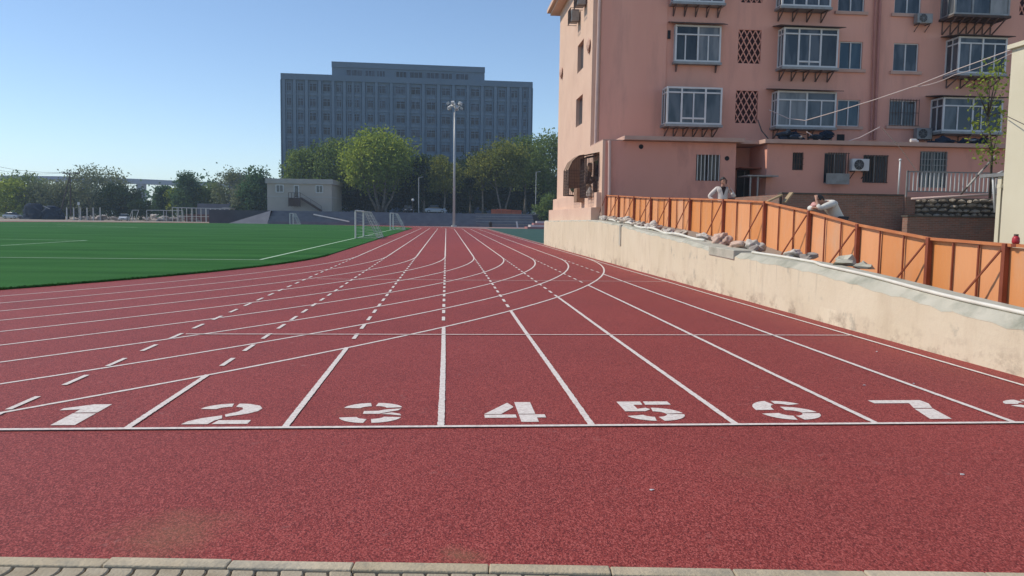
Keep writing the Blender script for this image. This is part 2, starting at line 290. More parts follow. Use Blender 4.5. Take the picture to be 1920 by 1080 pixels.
# ------------------------------------------------------------------ mesh builder
class MB:
    def __init__(s): s.v = []; s.f = []
    def add(s, vs, fs):
        o = len(s.v); s.v += [tuple(v) for v in vs]; s.f += [tuple(i+o for i in f) for f in fs]; return s
    def box(s, x0, x1, y0, y1, z0, z1):
        return s.add([(x0, y0, z0), (x1, y0, z0), (x1, y1, z0), (x0, y1, z0), (x0, y0, z1), (x1, y0, z1), (x1, y1, z1), (x0, y1, z1)],
                     [(0, 3, 2, 1), (4, 5, 6, 7), (0, 1, 5, 4), (1, 2, 6, 5), (2, 3, 7, 6), (3, 0, 4, 7)])
    def bar(s, p, q, w, h=None, up=(0, 0, 1)):
        h = h or w; p = Vector(p); q = Vector(q); d = (q-p).normalized(); u = Vector(up)
        if abs(d.dot(u)) > .95: u = Vector((0, 1, 0))
        a = d.cross(u).normalized()*w/2; b = a.cross(d).normalized()*h/2
        return s.add([p-a-b, p+a-b, p+a+b, p-a+b, q-a-b, q+a-b, q+a+b, q-a+b],
                     [(0, 3, 2, 1), (4, 5, 6, 7), (0, 1, 5, 4), (1, 2, 6, 5), (2, 3, 7, 6), (3, 0, 4, 7)])
    def tube(s, pts, r, n=8, cap=True):
        pts = [Vector(p) for p in pts]; rs = r if isinstance(r, (list, tuple)) else [r]*len(pts); o = len(s.v); a = None
        for i, p in enumerate(pts):
            d = (pts[min(i+1, len(pts)-1)]-pts[max(i-1, 0)]).normalized()
            if a is None: a = d.cross(Vector((0, 0, 1)) if abs(d.z) < .9 else Vector((1, 0, 0))).normalized()
            else: a = (a-d*a.dot(d)).normalized()
            b = d.cross(a)
            for k in range(n): t = 2*PI*k/n; s.v.append(tuple(p+(a*math.cos(t)+b*math.sin(t))*rs[i]))
        for i in range(len(pts)-1):
            for k in range(n): k2 = (k+1) % n; s.f.append((o+i*n+k, o+i*n+k2, o+(i+1)*n+k2, o+(i+1)*n+k))
        if cap: s.f.append(tuple(o+k for k in range(n))[::-1]); s.f.append(tuple(o+(len(pts)-1)*n+k for k in range(n)))
        return s
    def prism(s, poly, z0, z1):
        n = len(poly); a = sum(poly[i][0]*poly[(i+1) % n][1]-poly[(i+1) % n][0]*poly[i][1] for i in range(n))
        if a < 0: poly = poly[::-1]
        return s.add([(x, y, z0) for x, y in poly]+[(x, y, z1) for x, y in poly],
                     [tuple(range(n))[::-1], tuple(range(n, 2*n))]+[(i, (i+1) % n, n+(i+1) % n, n+i) for i in range(n)])
    def strip(s, L, Rr, z):            # ribbon between two polylines
        o = len(s.v)
        for a, b in zip(L, Rr): s.v += [(a[0], a[1], z), (b[0], b[1], z)]
        for i in range(len(L)-1): s.f.append((o+2*i, o+2*i+1, o+2*i+3, o+2*i+2))
        return s
    def lump(s, c, rx, ry, rz, amp=.25, seed=0, n=2, flat=0.0, crumple=0.0):
        bm = bmesh.new(); bmesh.ops.create_icosphere(bm, subdivisions=n, radius=1)
        rr = random.Random(seed); ph = [(rr.uniform(1.2, 3.6), rr.uniform(0, 6), rr.uniform(0, 6), rr.uniform(0, 6)) for _ in range(4)]
        vs = []
        for v in bm.verts:
            k = 1+amp*sum(math.sin(f*v.co.x+a)*math.cos(f*v.co.y+b)*math.sin(f*v.co.z+g) for f, a, b, g in ph)/1.5+(crumple*sum(math.sin(2.6*f*v.co.x+b)*math.sin(2.9*f*v.co.y+g)*math.cos(2.4*f*v.co.z+a) for f, a, b, g in ph) if crumple else 0)
            z = v.co.z*k
            if z < -flat and flat: z = -flat
            vs.append((c[0]+v.co.x*k*rx, c[1]+v.co.y*k*ry, c[2]+z*rz))
        fs = [tuple(v.index for v in f.verts) for f in bm.faces]; bm.free(); return s.add(vs, fs)
    def wallY(s, Y, x0, x1, z0, z1, holes, depth=.16):
        xs = sorted({x0, x1, *[h[0] for h in holes], *[h[1] for h in holes]}); zs = sorted({z0, z1, *[h[2] for h in holes], *[h[3] for h in holes]})
        xs = [x for x in xs if x0 <= x <= x1]; zs = [z for z in zs if z0 <= z <= z1]
        for a, b in zip(xs, xs[1:]):
            for c, d in zip(zs, zs[1:]):
                xm, zm = (a+b)/2, (c+d)/2
                if any(h[0] < xm < h[1] and h[2] < zm < h[3] for h in holes): continue
                s.add([(a, Y, c), (b, Y, c), (b, Y, d), (a, Y, d)], [(0, 1, 2, 3)])
        for a, b, c, d in holes:
            E = Y+depth
            s.add([(a, Y, c), (b, Y, c), (b, Y, d), (a, Y, d), (a, E, c), (b, E, c), (b, E, d), (a, E, d)], [(0, 4, 5, 1), (1, 5, 6, 2), (2, 6, 7, 3), (3, 7, 4, 0)])
        return s
    def wallX(s, X, y0, y1, z0, z1, holes, depth=.2):      # faces -X
        o = len(s.v); t = MB().wallY(0, -y1, -y0, z0, z1, [(-h[1], -h[0], h[2], h[3]) for h in holes], depth)
        return s.add([(X+v[1], -v[0], v[2]) for v in t.v], t.f)
    def build(s, name, m, parent=None, origin=None, smooth=False, local=False):
        me = bpy.data.meshes.new(name)
        off = Vector((0, 0, 0)) if local else (parent.matrix_basis.translation if parent is not None and origin is None else Vector(origin or (0, 0, 0)))
        if parent is not None and parent.parent is not None and not local: off = parent.parent.location+parent.location
        vs = [(v[0]-off[0], v[1]-off[1], v[2]-off[2]) for v in s.v]
        me.from_pydata(vs, [], s.f); me.update()
        if smooth:
            me.polygons.foreach_set('use_smooth', [True]*len(me.polygons))
        me.materials.append(m if not isinstance(m, str) else M[m])
        o = bpy.data.objects.new(name, me); col.objects.link(o)
        if parent is not None: o.parent = parent
        elif origin is not None: o.location = origin
        return o

def tag(o, label=None, cat=None, group=None, kind=None):
    for k, v in (('label', label), ('category', cat), ('group', group), ('kind', kind)):
        if v: o[k] = v
    return o
def thing(name, label, cat, loc=(0, 0, 0), group=None, rz=0):
    o = bpy.data.objects.new(name, None); col.objects.link(o); o.location = loc; o.rotation_euler.z = rz; o.empty_display_size = .2
    return tag(o, label, cat, group)
def struct(o): o['kind'] = 'structure'; return o
def copy_tree(o, parent=None):
    c = o.copy(); col.objects.link(c); c.parent = parent
    for ch in [x for x in o.children]: copy_tree(ch, c)
    return c
def bevel(o, w, seg=2):
    b = o.modifiers.new('bevel', 'BEVEL'); b.width = w; b.segments = seg; b.limit_method = 'ANGLE'; return o

# ================================================================== GROUND, TRACK, PITCH
X3 = -.0345; LW = 1.22
def XK(k): return X3+(k-3)*LW
CX, CY, CY2 = -38.5, 34.74, 119.2
def RK(k): return XK(k)-CX
XW = 6.38                                   # face of the retaining wall
g = MB().add([(-1590, -55, -.02), (1590, -55, -.02), (1590, 2190, -.02), (-1590, 2190, -.02)], [(0, 1, 2, 3)])
struct(g.build('ground', 'soil'))
def arc(r, a0, a1, n, cy=CY): return [(CX+r*math.cos(a0+(a1-a0)*i/n), cy+r*math.sin(a0+(a1-a0)*i/n)) for i in range(n+1)]
Ro = XW+.05-CX
track_pts = [(-12, 4.80), (XW+.05, 3.145), (XW+.05, CY)]+arc(Ro, 0, PI, 64, CY2)+arc(Ro, PI, PI*1.5, 32)+[(-12, CY-math.sqrt(Ro**2-(26.5)**2))]
tr = MB().add([(x, y, 0) for x, y in track_pts], [tuple(range(len(track_pts)))])
track = struct(tr.build('running_track', 'track'))
# pitch (turf a finger thick)
Rp = 33.5
pp = [(CX+(x-CX)*k, CY+(y-CY)*k) for x, y in arc(Rp, -PI/2, 0, 500) for k in [1+random.uniform(-.0007, .0007)]]+arc(Rp, 0, PI, 64, CY2)+arc(Rp, PI, 1.5*PI, 48)[:-1]
pitch = struct(MB().prism(pp, .002, .04).build('pitch', 'turf'))
# markings
ZP = .004
def seg_mb(mb, p, q, w, z=ZP):
    p = Vector(p); q = Vector(q); d = (q-p).normalized(); n = Vector((-d.y, d.x))*w/2
    mb.add([(p.x-n.x, p.y-n.y, z), (q.x-n.x, q.y-n.y, z), (q.x+n.x, q.y+n.y, z), (p.x+n.x, p.y+n.y, z)], [(0, 1, 2, 3)])
YS = 6.33
for k in range(9):
    mb = MB(); x = XK(k)
    dx = x-CX
    ycr = CY-math.sqrt(max(RK(8)**2-dx*dx, 0)) if k < 8 else CY
    def wav(y): return .018*math.sin(y*.21+k*1.7)+.012*math.sin(y*.55+k)
    n = 220
    if k == 0: ys0 = 3.9
    else: ys0 = YS
    if k == 8: ys0 = 2.9
    P = [ys0+(ycr-ys0)*i/n for i in range(n+1)]
    w = .055 if k < 8 else .05
    mb.strip([(x-w/2+wav(y)*.4+random.uniform(-.003, .003), y) for y in P], [(x+w/2+wav(y)*.4+random.uniform(-.003, .003), y) for y in P], ZP+.004 if k else ZP+.004)
    y = math.ceil(ycr-.1)+.0
    if k < 8:
        while y < CY-1.2:
            mb.strip([(x-.027, y), (x-.027, y+.5)], [(x+.027, y), (x+.027, y+.5)], ZP+.004); y += 1.0
    far = [CY+(CY2-CY)*i/8 for i in range(9)]
    mb.strip([(x-.03, y) for y in far], [(x+.03, y) for y in far], ZP+.004)
    mb.build('lane_line', 'paint', track)
    c = MB(); r = RK(k)
    jit = lambda q: [(a_+random.uniform(-.003, .003), b_+random.uniform(-.003, .003)) for a_, b_ in q]
    A = jit(arc(r-.025, -PI/2, 0, 700)); B = jit(arc(r+.025, -PI/2, 0, 700)); c.strip(A, B, ZP)
    A = arc(r-.03, 0, PI, 90, CY2); B = arc(r+.03, 0, PI, 90, CY2); c.strip(A, B, ZP)
    c.build('curve_line', 'paint', track)
mb = MB(); seg_mb(mb, (XK(0)-2, YS+.01), (XK(8), YS-.02), .052, ZP+.008); mb.build('start_line', 'paint', track)
mb = MB(); seg_mb(mb, (onz(345, 629).x, 11.41), (XK(8), 11.41), .045, ZP+.008); mb.build('cross_line', 'paint', track)
mb = MB(); seg_mb(mb, (-3.4, 21.5), (XK(8), 21.5), .045, ZP+.008); mb.build('cross_line', 'paint', track)

# stencilled lane numbers: pieces in a unit box (x right, y away)
def sector(cx, cy, rx, ry, t, a0, a1, n=10, tx=None):
    tx = tx or t*1.55
    o = [(cx+rx*math.cos(R(a0+(a1-a0)*i/n)), cy+ry*math.sin(R(a0+(a1-a0)*i/n))) for i in range(n+1)]
    q = [(cx+(rx-tx)*math.cos(R(a1+(a0-a1)*i/n)), cy+(ry-t)*math.sin(R(a1+(a0-a1)*i/n))) for i in range(n+1)]
    return o+q
GL = {
 1: [[(.42, .58), (.78, .58), (.78, 1), (.50, 1), (.12, .80), (.12, .70), (.42, .74)], [(.42, 0), (.78, 0), (.78, .54), (.42, .54)]],
 2: [sector(.5, .70, .5, .30, .17, 175, 96), [(.54, 1), (.72, .98), (.92, .88), (1, .74), (.97, .60), (.85, .48), (.55, .33), (.50, .44), (.66, .58), (.70, .70), (.66, .79), (.54, .83)],
     [(.0, 0), (.40, 0), (.44, .16), (.52, .26), (.47, .40), (.20, .27), (.05, .14)], [(.46, 0), (1, 0), (1, .17), (.50, .17)]],
 3: [sector(.48, .70, .48, .30, .18, 172, 97), sector(.50, .72, .48, .28, .17, 84, 8), [(.36, .43), (.62, .43), (.76, .52), (.92, .60), (.97, .70), (.70, .64), (.60, .58), (.36, .57)],
     [(.66, .42), (.80, .40), (.99, .34), (.97, .42), (.82, .50)], sector(.50, .30, .50, .30, .18, -8, -84), sector(.48, .30, .48, .30, .18, -97, -172)],
 4: [[(0, .38), (.44, .97), (.52, .78), (.52, .72), (.28, .38)], [(0, .20), (.52, .20), (.52, .35), (0, .35)], [(.57, .38), (.57, 1), (.85, 1), (.85, .38)], [(.57, 0), (.57, .35), (1, .35), (1, .20), (.85, .20), (.85, 0)]],
 5: [[(.05, .48), (.05, 1), (.48, 1), (.46, .82), (.30, .82), (.30, .60), (.46, .66), (.52, .58), (.40, .48)], [(.53, 1), (.97, 1), (.97, .82), (.51, .82)],
     sector(.5, .33, .50, .33, .19, 84, 6), sector(.5, .33, .50, .33, .19, -3, -84), sector(.48, .33, .48, .33, .19, -97, -165)],
 6: [sector(.5, .52, .5, .48, .21, 182, 100), sector(.5, .72, .48, .28, .16, 86, 20), sector(.5, .36, .5, .36, .20, 186, 262), sector(.5, .34, .5, .33, .19, -84, -4), sector(.5, .34, .5, .33, .18, 6, 88)],
 7: [[(0, .83), (0, 1), (.62, 1), (1, 1), (1, .80), (.86, .56), (.52, .56), (.64, .80), (.64, .83)], [(.34, 0), (.72, 0), (.84, .52), (.50, .52)]],
 8: [sector(.5, .74, .46, .26, .16, 175, 97), sector(.5, .74, .46, .26, .16, 83, -5), sector(.5, .74, .46, .26, .15, -15, -80), sector(.5, .74, .46, .26, .15, -100, -165),
     sector(.5, .27, .5, .27, .17, 172, 97), sector(.5, .27, .5, .27, .17, 83, 5), sector(.5, .27, .5, .27, .17, -5, -84), sector(.5, .27, .5, .27, .17, -96, -172)]}
for n, pcs in GL.items():
    mb = MB(); xc = XK(n-.5)+{7: .03, 8: .05}.get(n, .02)
    w, h = .52, .71
    for pc in pcs:
        mb.add([(xc+(x-.5)*w, 6.475+y*h, ZP) for x, y in pc], [tuple(range(len(pc)))])
    o = mb.build('lane_number', 'paint', track); o['label'] = 'white stencilled number %d' % n
# pitch lines
ZT = .044
for a, b, w in [((-44.5, 29.9), (-6.75, 29.95), .11), ((-6.8, 29.9), (-6.8, 119.5), .11), ((-45, 97), (-35.7, 96.2), .16), ((-75, 92.0), (-6.8, 95), .13), ((-21.3, 40.3), (-21.15, 49.3), .11), ((-45, 52), (-21.1, 49.2), .11),
                ((-52, 112), (-35.7, 96.2), .15), ((-70, 119.4), (-6.8, 119.5), .14)]:
    mb = MB(); seg_mb(mb, a, b, w, ZT); mb.build('pitch_line', 'pitch_paint', pitch)
# green court to the right of the far straight
ct = MB().add([(XW+.3, 56, -.008), (40, 56, -.008), (40, 133, -.008), (XW+.3, 133, -.008)], [(0, 1, 2, 3)]); struct(ct.build('green_court', 'court'))
ap = MB().add([(-60, 120, -.012), (60, 120, -.012), (60, 152.4, -.012), (-60, 152.4, -.012)], [(0, 1, 2, 3)]); struct(ap.build('track_apron', mat('apron', (.25, .15, .14), (.29, .19, .17), .3, .9)))

# kerb and paving at the photographer's feet
K0, K1 = Vector((-3.4, 4.07)), Vector((3.6, 3.44))
kd = (K1-K0).normalized(); kn = Vector((kd.y, -kd.x))            # kn points to the camera
kerb = bpy.data.objects.new('kerb', None); col.objects.link(kerb); struct(kerb)
t = 0.0; i = 0
while t < (K1-K0).length:
    L_ = random.uniform(.57, .66)
    a = K0+kd*(t+.002); b = K0+kd*(t+L_-.002); dz = random.uniform(-.004, .004); sk = random.uniform(-.006, .006)
    mb = MB().prism([tuple(a+kn*sk), tuple(b+kn*sk), tuple(b+kn*.09), tuple(a+kn*.09)], -.12, .012+dz)
    bevel(mb.build('kerb_stone', 'kerb', kerb), .008); t += L_
pv = MB(); base = MB().prism([tuple(K0+kn*.10), tuple(K1+kn*.10), tuple(K1+kn*3.5), tuple(K0+kn*3.5)], -.1, -.018)
struct(base.build('paving_bed', 'joint'))
for row in range(12):
    for c in range(-2, 62):
        u0 = .115*c+(.0575 if row % 2 else 0); v0 = .095+row*.225
        P = []
        amp = .012
        for s_ in range(7): P.append((u0+.005+amp*math.sin(s_/6*2*PI), v0+.004+s_/6*.217))
        Q = [(x+.105, y) for x, y in P]
        pl = [K0+kd*x+kn*y for x, y in P+Q[::-1]]
        pv.prism([tuple(p) for p in pl], -.05, .004+random.uniform(-.004, .004))
struct(bevel(pv.build('paving', 'paver'), .006, 1))

# ================================================================== RETAINING WALL, VERGE, FENCE
WT = [(5, .46), (8.3, .64), (9.4, .69), (10.3, .74), (12, .84), (14, .94), (16.6, .98), (19, 1.03), (20.75, 1.15), (25.3, 1.31), (29.4, 1.52), (33, 1.63), (36, 1.66), (52, 1.56)]
FT = [(4, 1.26), (8.5, 1.36), (10.9, 1.40), (12.74, 1.44), (15.07, 1.645), (17.2, 1.92), (19.7, 2.18), (22.7, 2.30), (26, 2.41), (31.1, 2.56), (36.7, 2.80)]
FB = [(4, .16), (8.5, .24), (10.9, .30), (12.74, .36), (15.07, .56), (17.2, .82), (19.7, 1.06), (22.7, 1.17), (26, 1.35), (31.1, 1.54), (36.7, 1.85)]
def FXv(y): return lerp([(8, 8.05), (30, 8.0), (33, 7.85), (36.7, 7.38)], y)
Ys = [4+.24*i for i in range(201)]
def wav2(y): return .02*math.sin(y*.9)+.012*math.sin(y*2.3+1)
wall = thing('retaining_wall', 'long cream rendered retaining wall along the right edge of the track', 'wall', (XW, 28, 0))
mb = MB(); o = 0
prof = []
for y in Ys:
    top = lerp(WT, y); band = lerp([(8, .10), (15, .085), (18, .06), (24, .04), (30, .03)], y)
    prof.append([(XW+wav2(y)*.5, y, -.05), (XW+.012*math.sin(y*3.1), y, .25), (XW+wav2(y*1.3)*.4, y, top-band-.035*abs(math.sin(y*2.1)*math.sin(y*5.3))-random.uniform(0, .02))])
vs = [p for r in prof for p in r]; n3 = 3
fs = [(i*n3+j, i*n3+j+1, (i+1)*n3+j+1, (i+1)*n3+j) for i in range(len(Ys)-1) for j in range(2)]
mb.add(vs, fs)
e = len(Ys)-1
mb.add([prof[e][0], prof[e][2], (XW+2.2, Ys[e], prof[e][2][2]), (XW+2.2, Ys[e], -.05)], [(0, 1, 2, 3)])
mb.build('wall_face', 'cream', wall)
cp = MB(); vs = []
for i, y in enumerate(Ys):
    top = lerp(WT, y); a = prof[i][2]
    vs += [(a[0]-.003, y, a[2]-.005), (a[0]+lerp([(16, .15), (24, .09), (30, .05)], y), y, top), (XW+.62, y, top+.01)]
cp.add(vs, [(i*3+j, i*3+j+1, (i+1)*3+j+1, (i+1)*3+j) for i in range(len(Ys)-1) for j in range(2)])
cp.build('coping', 'coping', wall)
# a few loose features on the wall: raised stub and a broken coping block
MB().box(XW-.03, XW+.1, 28.9, 29.15, .75, 1.50).build('wall_stub', 'coping', wall)
blk = MB()
for (y0, y1) in [(17.3, 19.0)]:
    za, zb = lerp(WT, y0), lerp(WT, y1)
    blk.add([(XW-.02, y0, za-.16), (XW+.5, y0, za-.16), (XW+.5, y1, zb-.16), (XW-.02, y1, zb-.16), (XW-.02, y0, za+.05), (XW+.5, y0, za+.05), (XW+.5, y1, zb+.05), (XW-.02, y1, zb+.05)],
            [(0, 3, 2, 1), (4, 5, 6, 7), (0, 1, 5, 4), (1, 2, 6, 5), (2, 3, 7, 6), (3, 0, 4, 7)])
bevel(blk.build('coping_block', 'coping', wall), .015)
# verge and yard behind the wall
vg = MB(); cols = []
for y in Ys:
    w, f = lerp(WT, y)-.03, lerp(FB, y)
    cols.append([(XW+.3, y, w-.02), (XW+.75, y, min(w, f+.3)), (FXv(y)-.25, y, f+.02), (FXv(y)+.6, y, f), (10.5, y, min(f, .55)), (60, y, min(f, .45))])
vs = [p for c in cols for p in c]; nn = 6
vg.add(vs, [(i*nn+j, (i+1)*nn+j, (i+1)*nn+j+1, i*nn+j+1) for i in range(len(Ys)-1) for j in range(nn-1)])
struct(vg.build('yard_ground', 'soil', smooth=True))

fence = thing('hoarding_fence', 'orange sheet steel hoarding fence with brown posts above the cream wall', 'fence', (8.0, 24, 1.2))
PYs = [36.7, 35.0, 33.1, 30.8, 28.3, 25.9, 22.7, 19.7, 17.2, 15.07, 12.74, 10.9, 9.0, 7.0, 5.0]
def fp(y, z): return Vector((FXv(y), y, z))
for i, (ya, yb) in enumerate(zip(PYs, PYs[1:])):
    rn = MB()
    nseg = 3
    for s_ in range(nseg):
        y0 = ya+(yb-ya)*s_/nseg; y1 = ya+(yb-ya)*(s_+1)/nseg
        b0, b1, t0, t1 = lerp(FB, y0)-.05, lerp(FB, y1)-.05, lerp(FT, y0)-.03, lerp(FT, y1)-.03
        off = .035
        m_ = MB(); P = []; tb, tt, tw, tz = random.uniform(-.008, .014), random.uniform(-.008, .014), random.uniform(-.012, .012), random.uniform(-.008, .008)
        q = 9
        # lightly ribbed sheet
        for j in range(q+1):
            f_ = j/q; y = y0+(y1-y0)*f_+(.012 if j == 0 else -.012 if j == q else 0); r_ = .004 if j % 2 else 0
            P += [(FXv(y)+off+r_+tb+tw*f_, y, b0+(b1-b0)*f_), (FXv(y)+off+r_+tt-tw*f_, y, t0+(t1-t0)*f_+tz)]
        fcs = [(2*j, 2*j+1, 2*j+3, 2*j+2) for j in range(q)]
        n0 = len(P); P += [(x+.02, y, z) for x, y, z in P]; fcs += [tuple(n0+a for a in f_[::-1]) for f_ in fcs]
        m_.add(P, fcs); m_.build('sheet_panel', 'orange', fence)
        if s_: MB().bar((FXv(y0)+.005, y0, b0), (FXv(y0)+.005, y0, t0), .022, .028, (0, 1, 0)).build('panel_rib', 'rust', fence)
    MB().bar((FXv(ya), ya, lerp(FT, ya)), (FXv(yb), yb, lerp(FT, yb)), .05, .045).build('top_rail', 'rail', fence)
    w = .075
    MB().box(FXv(ya)-.055, FXv(ya)+.02, ya-w/2, ya+w/2, lerp(FB, ya)-.3, lerp(FT, ya)+.02).build('post', 'rust', fence)
    if i < 13:
        y2 = ya+.85*(1 if i > 2 else .7)
        MB().bar((FXv(ya)-.06, ya+.04, lerp(FT, ya)-.08), (min(FXv(y2), FXv(ya))-.24, y2, lerp(FB, y2)+.03), .024).build('brace', 'rust', fence)

# ================================================================== ORANGE-PINK APARTMENT BLOCK
BX, BF, BB = 7.2, 40.3, 52.2             # lit side face, street facade, back
ZR = 15.0
apt = thing('apartment_block', 'salmon pink five storey apartment block with white bay windows and a low extension', 'building', (BX+14, BF+6, 1.5))
holes = []; flats = []
def fl(x0, y0, x1, y1, kind='window', n=2): flats.append((rectY(x0, y0, x1, y1, BF), kind, n)); holes.append(flats[-1][0])
fl(1572, -40, 1622, 22); fl(1678, -34, 1728, 26)
fl(1574, 78, 1617, 130); fl(1675, 81, 1722, 134); fl(1570, 187, 1612, 237); fl(1667, 188, 1718, 236, 'barred')
fl(1384, 56, 1427, 119, 'lattice'); fl(1379, 170, 1421, 231, 'lattice'); fl(1390, -55, 1431, 5, 'lattice'); fl(1913, -40, 1958, 29, 'lattice')
XL = atY(1250, 60, BF).x
XE = 42.0
mb = MB().wallY(BF, BX+.42, XE, 1.2, ZR, holes, .18)
mb.add([(XE, BF, 1.2), (XE, BB, 1.2), (XE, BB, ZR), (XE, BF, ZR)], [(0, 1, 2, 3)])
mb.add([(BX, BB, 1.2), (XE, BB, 1.2), (XE, BB, ZR), (BX, BB, ZR)], [(0, 3, 2, 1)])
mb.build('wall', 'salmon', apt)
MB().box(BX+.42, XL, BF-.06, BF, 5.3, ZR).build('wall_strip', 'salmon', apt)
# peach sunlit side wall with slit windows
def slit(x0, y0, x1, y1):
    a = atX(x0, (y0+y1)/2, BX); b = atX(x1, (y0+y1)/2, BX); xm = (x0+x1)/2
    return (b.y, a.y, atX(xm, y1, BX).z, atX(xm, y0, BX).z)
sl = [slit(1083, 80, 1094, 132), slit(1080, 182, 1092, 235)]
sl = [(a, b, c, d) for a, b, c, d in sl]
side = MB().wallX(BX, BF, BB, 1.2, ZR, sl, .22)
side.add([(BX, BF, 1.2), (BX+.42, BF, 1.2), (BX+.42, BF, ZR), (BX, BF, ZR)], [(0, 1, 2, 3)])
side.build('side_wall', 'peach', apt)
for a, b, c, d in sl:
    w_ = MB().add([(BX+.2, a, c), (BX+.2, b, c), (BX+.2, b, d), (BX+.2, a, d)], [(0, 3, 2, 1)]).build('slit_window', 'glass', apt)
# roof with eaves
rf = MB().box(BX-.75, XE+.5, BF-.1, BB+.9, ZR, ZR+.22); rf.box(BX-.55, XE+.4, BF-.05, BB+.7, ZR-.18, ZR)
rf.build('roof', 'peach', apt)
# plinth in steps
MB().box(BX-.45, BX, 37.2, BB+.5, 1.3, 2.25).build('plinth', 'peach', apt)
MB().box(BX-.22, BX, 37.1, BB+.2, 2.25, 2.95).build('plinth', 'peach', apt)
def window_flat(rect, kind, n):
    x0, x1, z0, z1 = rect; Y = BF+.10; t = .055
    f = MB()
    for a, b, c, d in ((x0, x1, z0, z0+t), (x0, x1, z1-t, z1), (x0, x0+t, z0+t, z1-t), (x1-t, x1, z0+t, z1-t)): f.box(a+.002, b-.002, Y-.03, Y+.03, c+.002, d-.002)
    for k in range(1, n): xm = x0+(x1-x0)*k/n; f.box(xm-.03, xm+.03, Y-.034, Y+.034, z0+t, z1-t)
    fo = f.build('window', 'white', apt)
    MB().add([(x0, Y+.02, z0), (x1, Y+.02, z0), (x1, Y+.02, z1), (x0, Y+.02, z1)], [(0, 1, 2, 3)]).build('pane', random.choice(['glassblue', 'glass', 'glassblue']), fo)
    MB().box(x0-.16, x1+.16, BF-.12, BF+.09, z0-.16, z0-.003).build('sill', 'fascia', fo)
    if kind == 'barred':
        br = MB()
        for k in range(11): x = x0-.05+(x1-x0+.1)*k/10; br.box(x-.01, x+.01, BF-.16, BF-.14, z0-.02, z1+.05)
        for zz in (z0, (z0+z1)/2, z1): br.box(x0-.06, x1+.06, BF-.15, BF-.13, zz-.012, zz+.012)
        br.build('window_bars', 'iron', fo)
for rect, kind, n in flats:
    if kind == 'lattice':
        x0, x1, z0, z1 = rect; f = MB(); nx, nz = 4, 3; Y = BF+.06
        w, h = (x1-x0), (z1-z0)
        for k in range(-nz, nx+1):
            for sgn in (1, -1):
                # diagonals clipped to the rectangle
                def P(t): return (x0+w*(k/nx)+sgn*0+(w/nx*nz)*t if sgn > 0 else x1-w*(k/nx)-(w/nx*nz)*t, z0+h*t)
                ts = [i/40 for i in range(41)]
                ok = [t for t in ts if x0-1e-6 <= P(t)[0] <= x1+1e-6]
                if len(ok) > 1:
                    a, b = P(ok[0]), P(ok[-1]); f.bar((a[0], Y+.01*sgn, a[1]), (b[0], Y+.01*sgn, b[1]), .045, .05, (0, 1, 0))
        fo = f.build('lattice_screen', 'salmon_low', apt)
        MB().add([(x0, BF+.175, z0), (x1, BF+.175, z0), (x1, BF+.175, z1), (x0, BF+.175, z1)], [(0, 1, 2, 3)]).build('opening', mat('deep_red_void', (.05, .012, .012)), fo)
    else: window_flat(rect, kind, n)

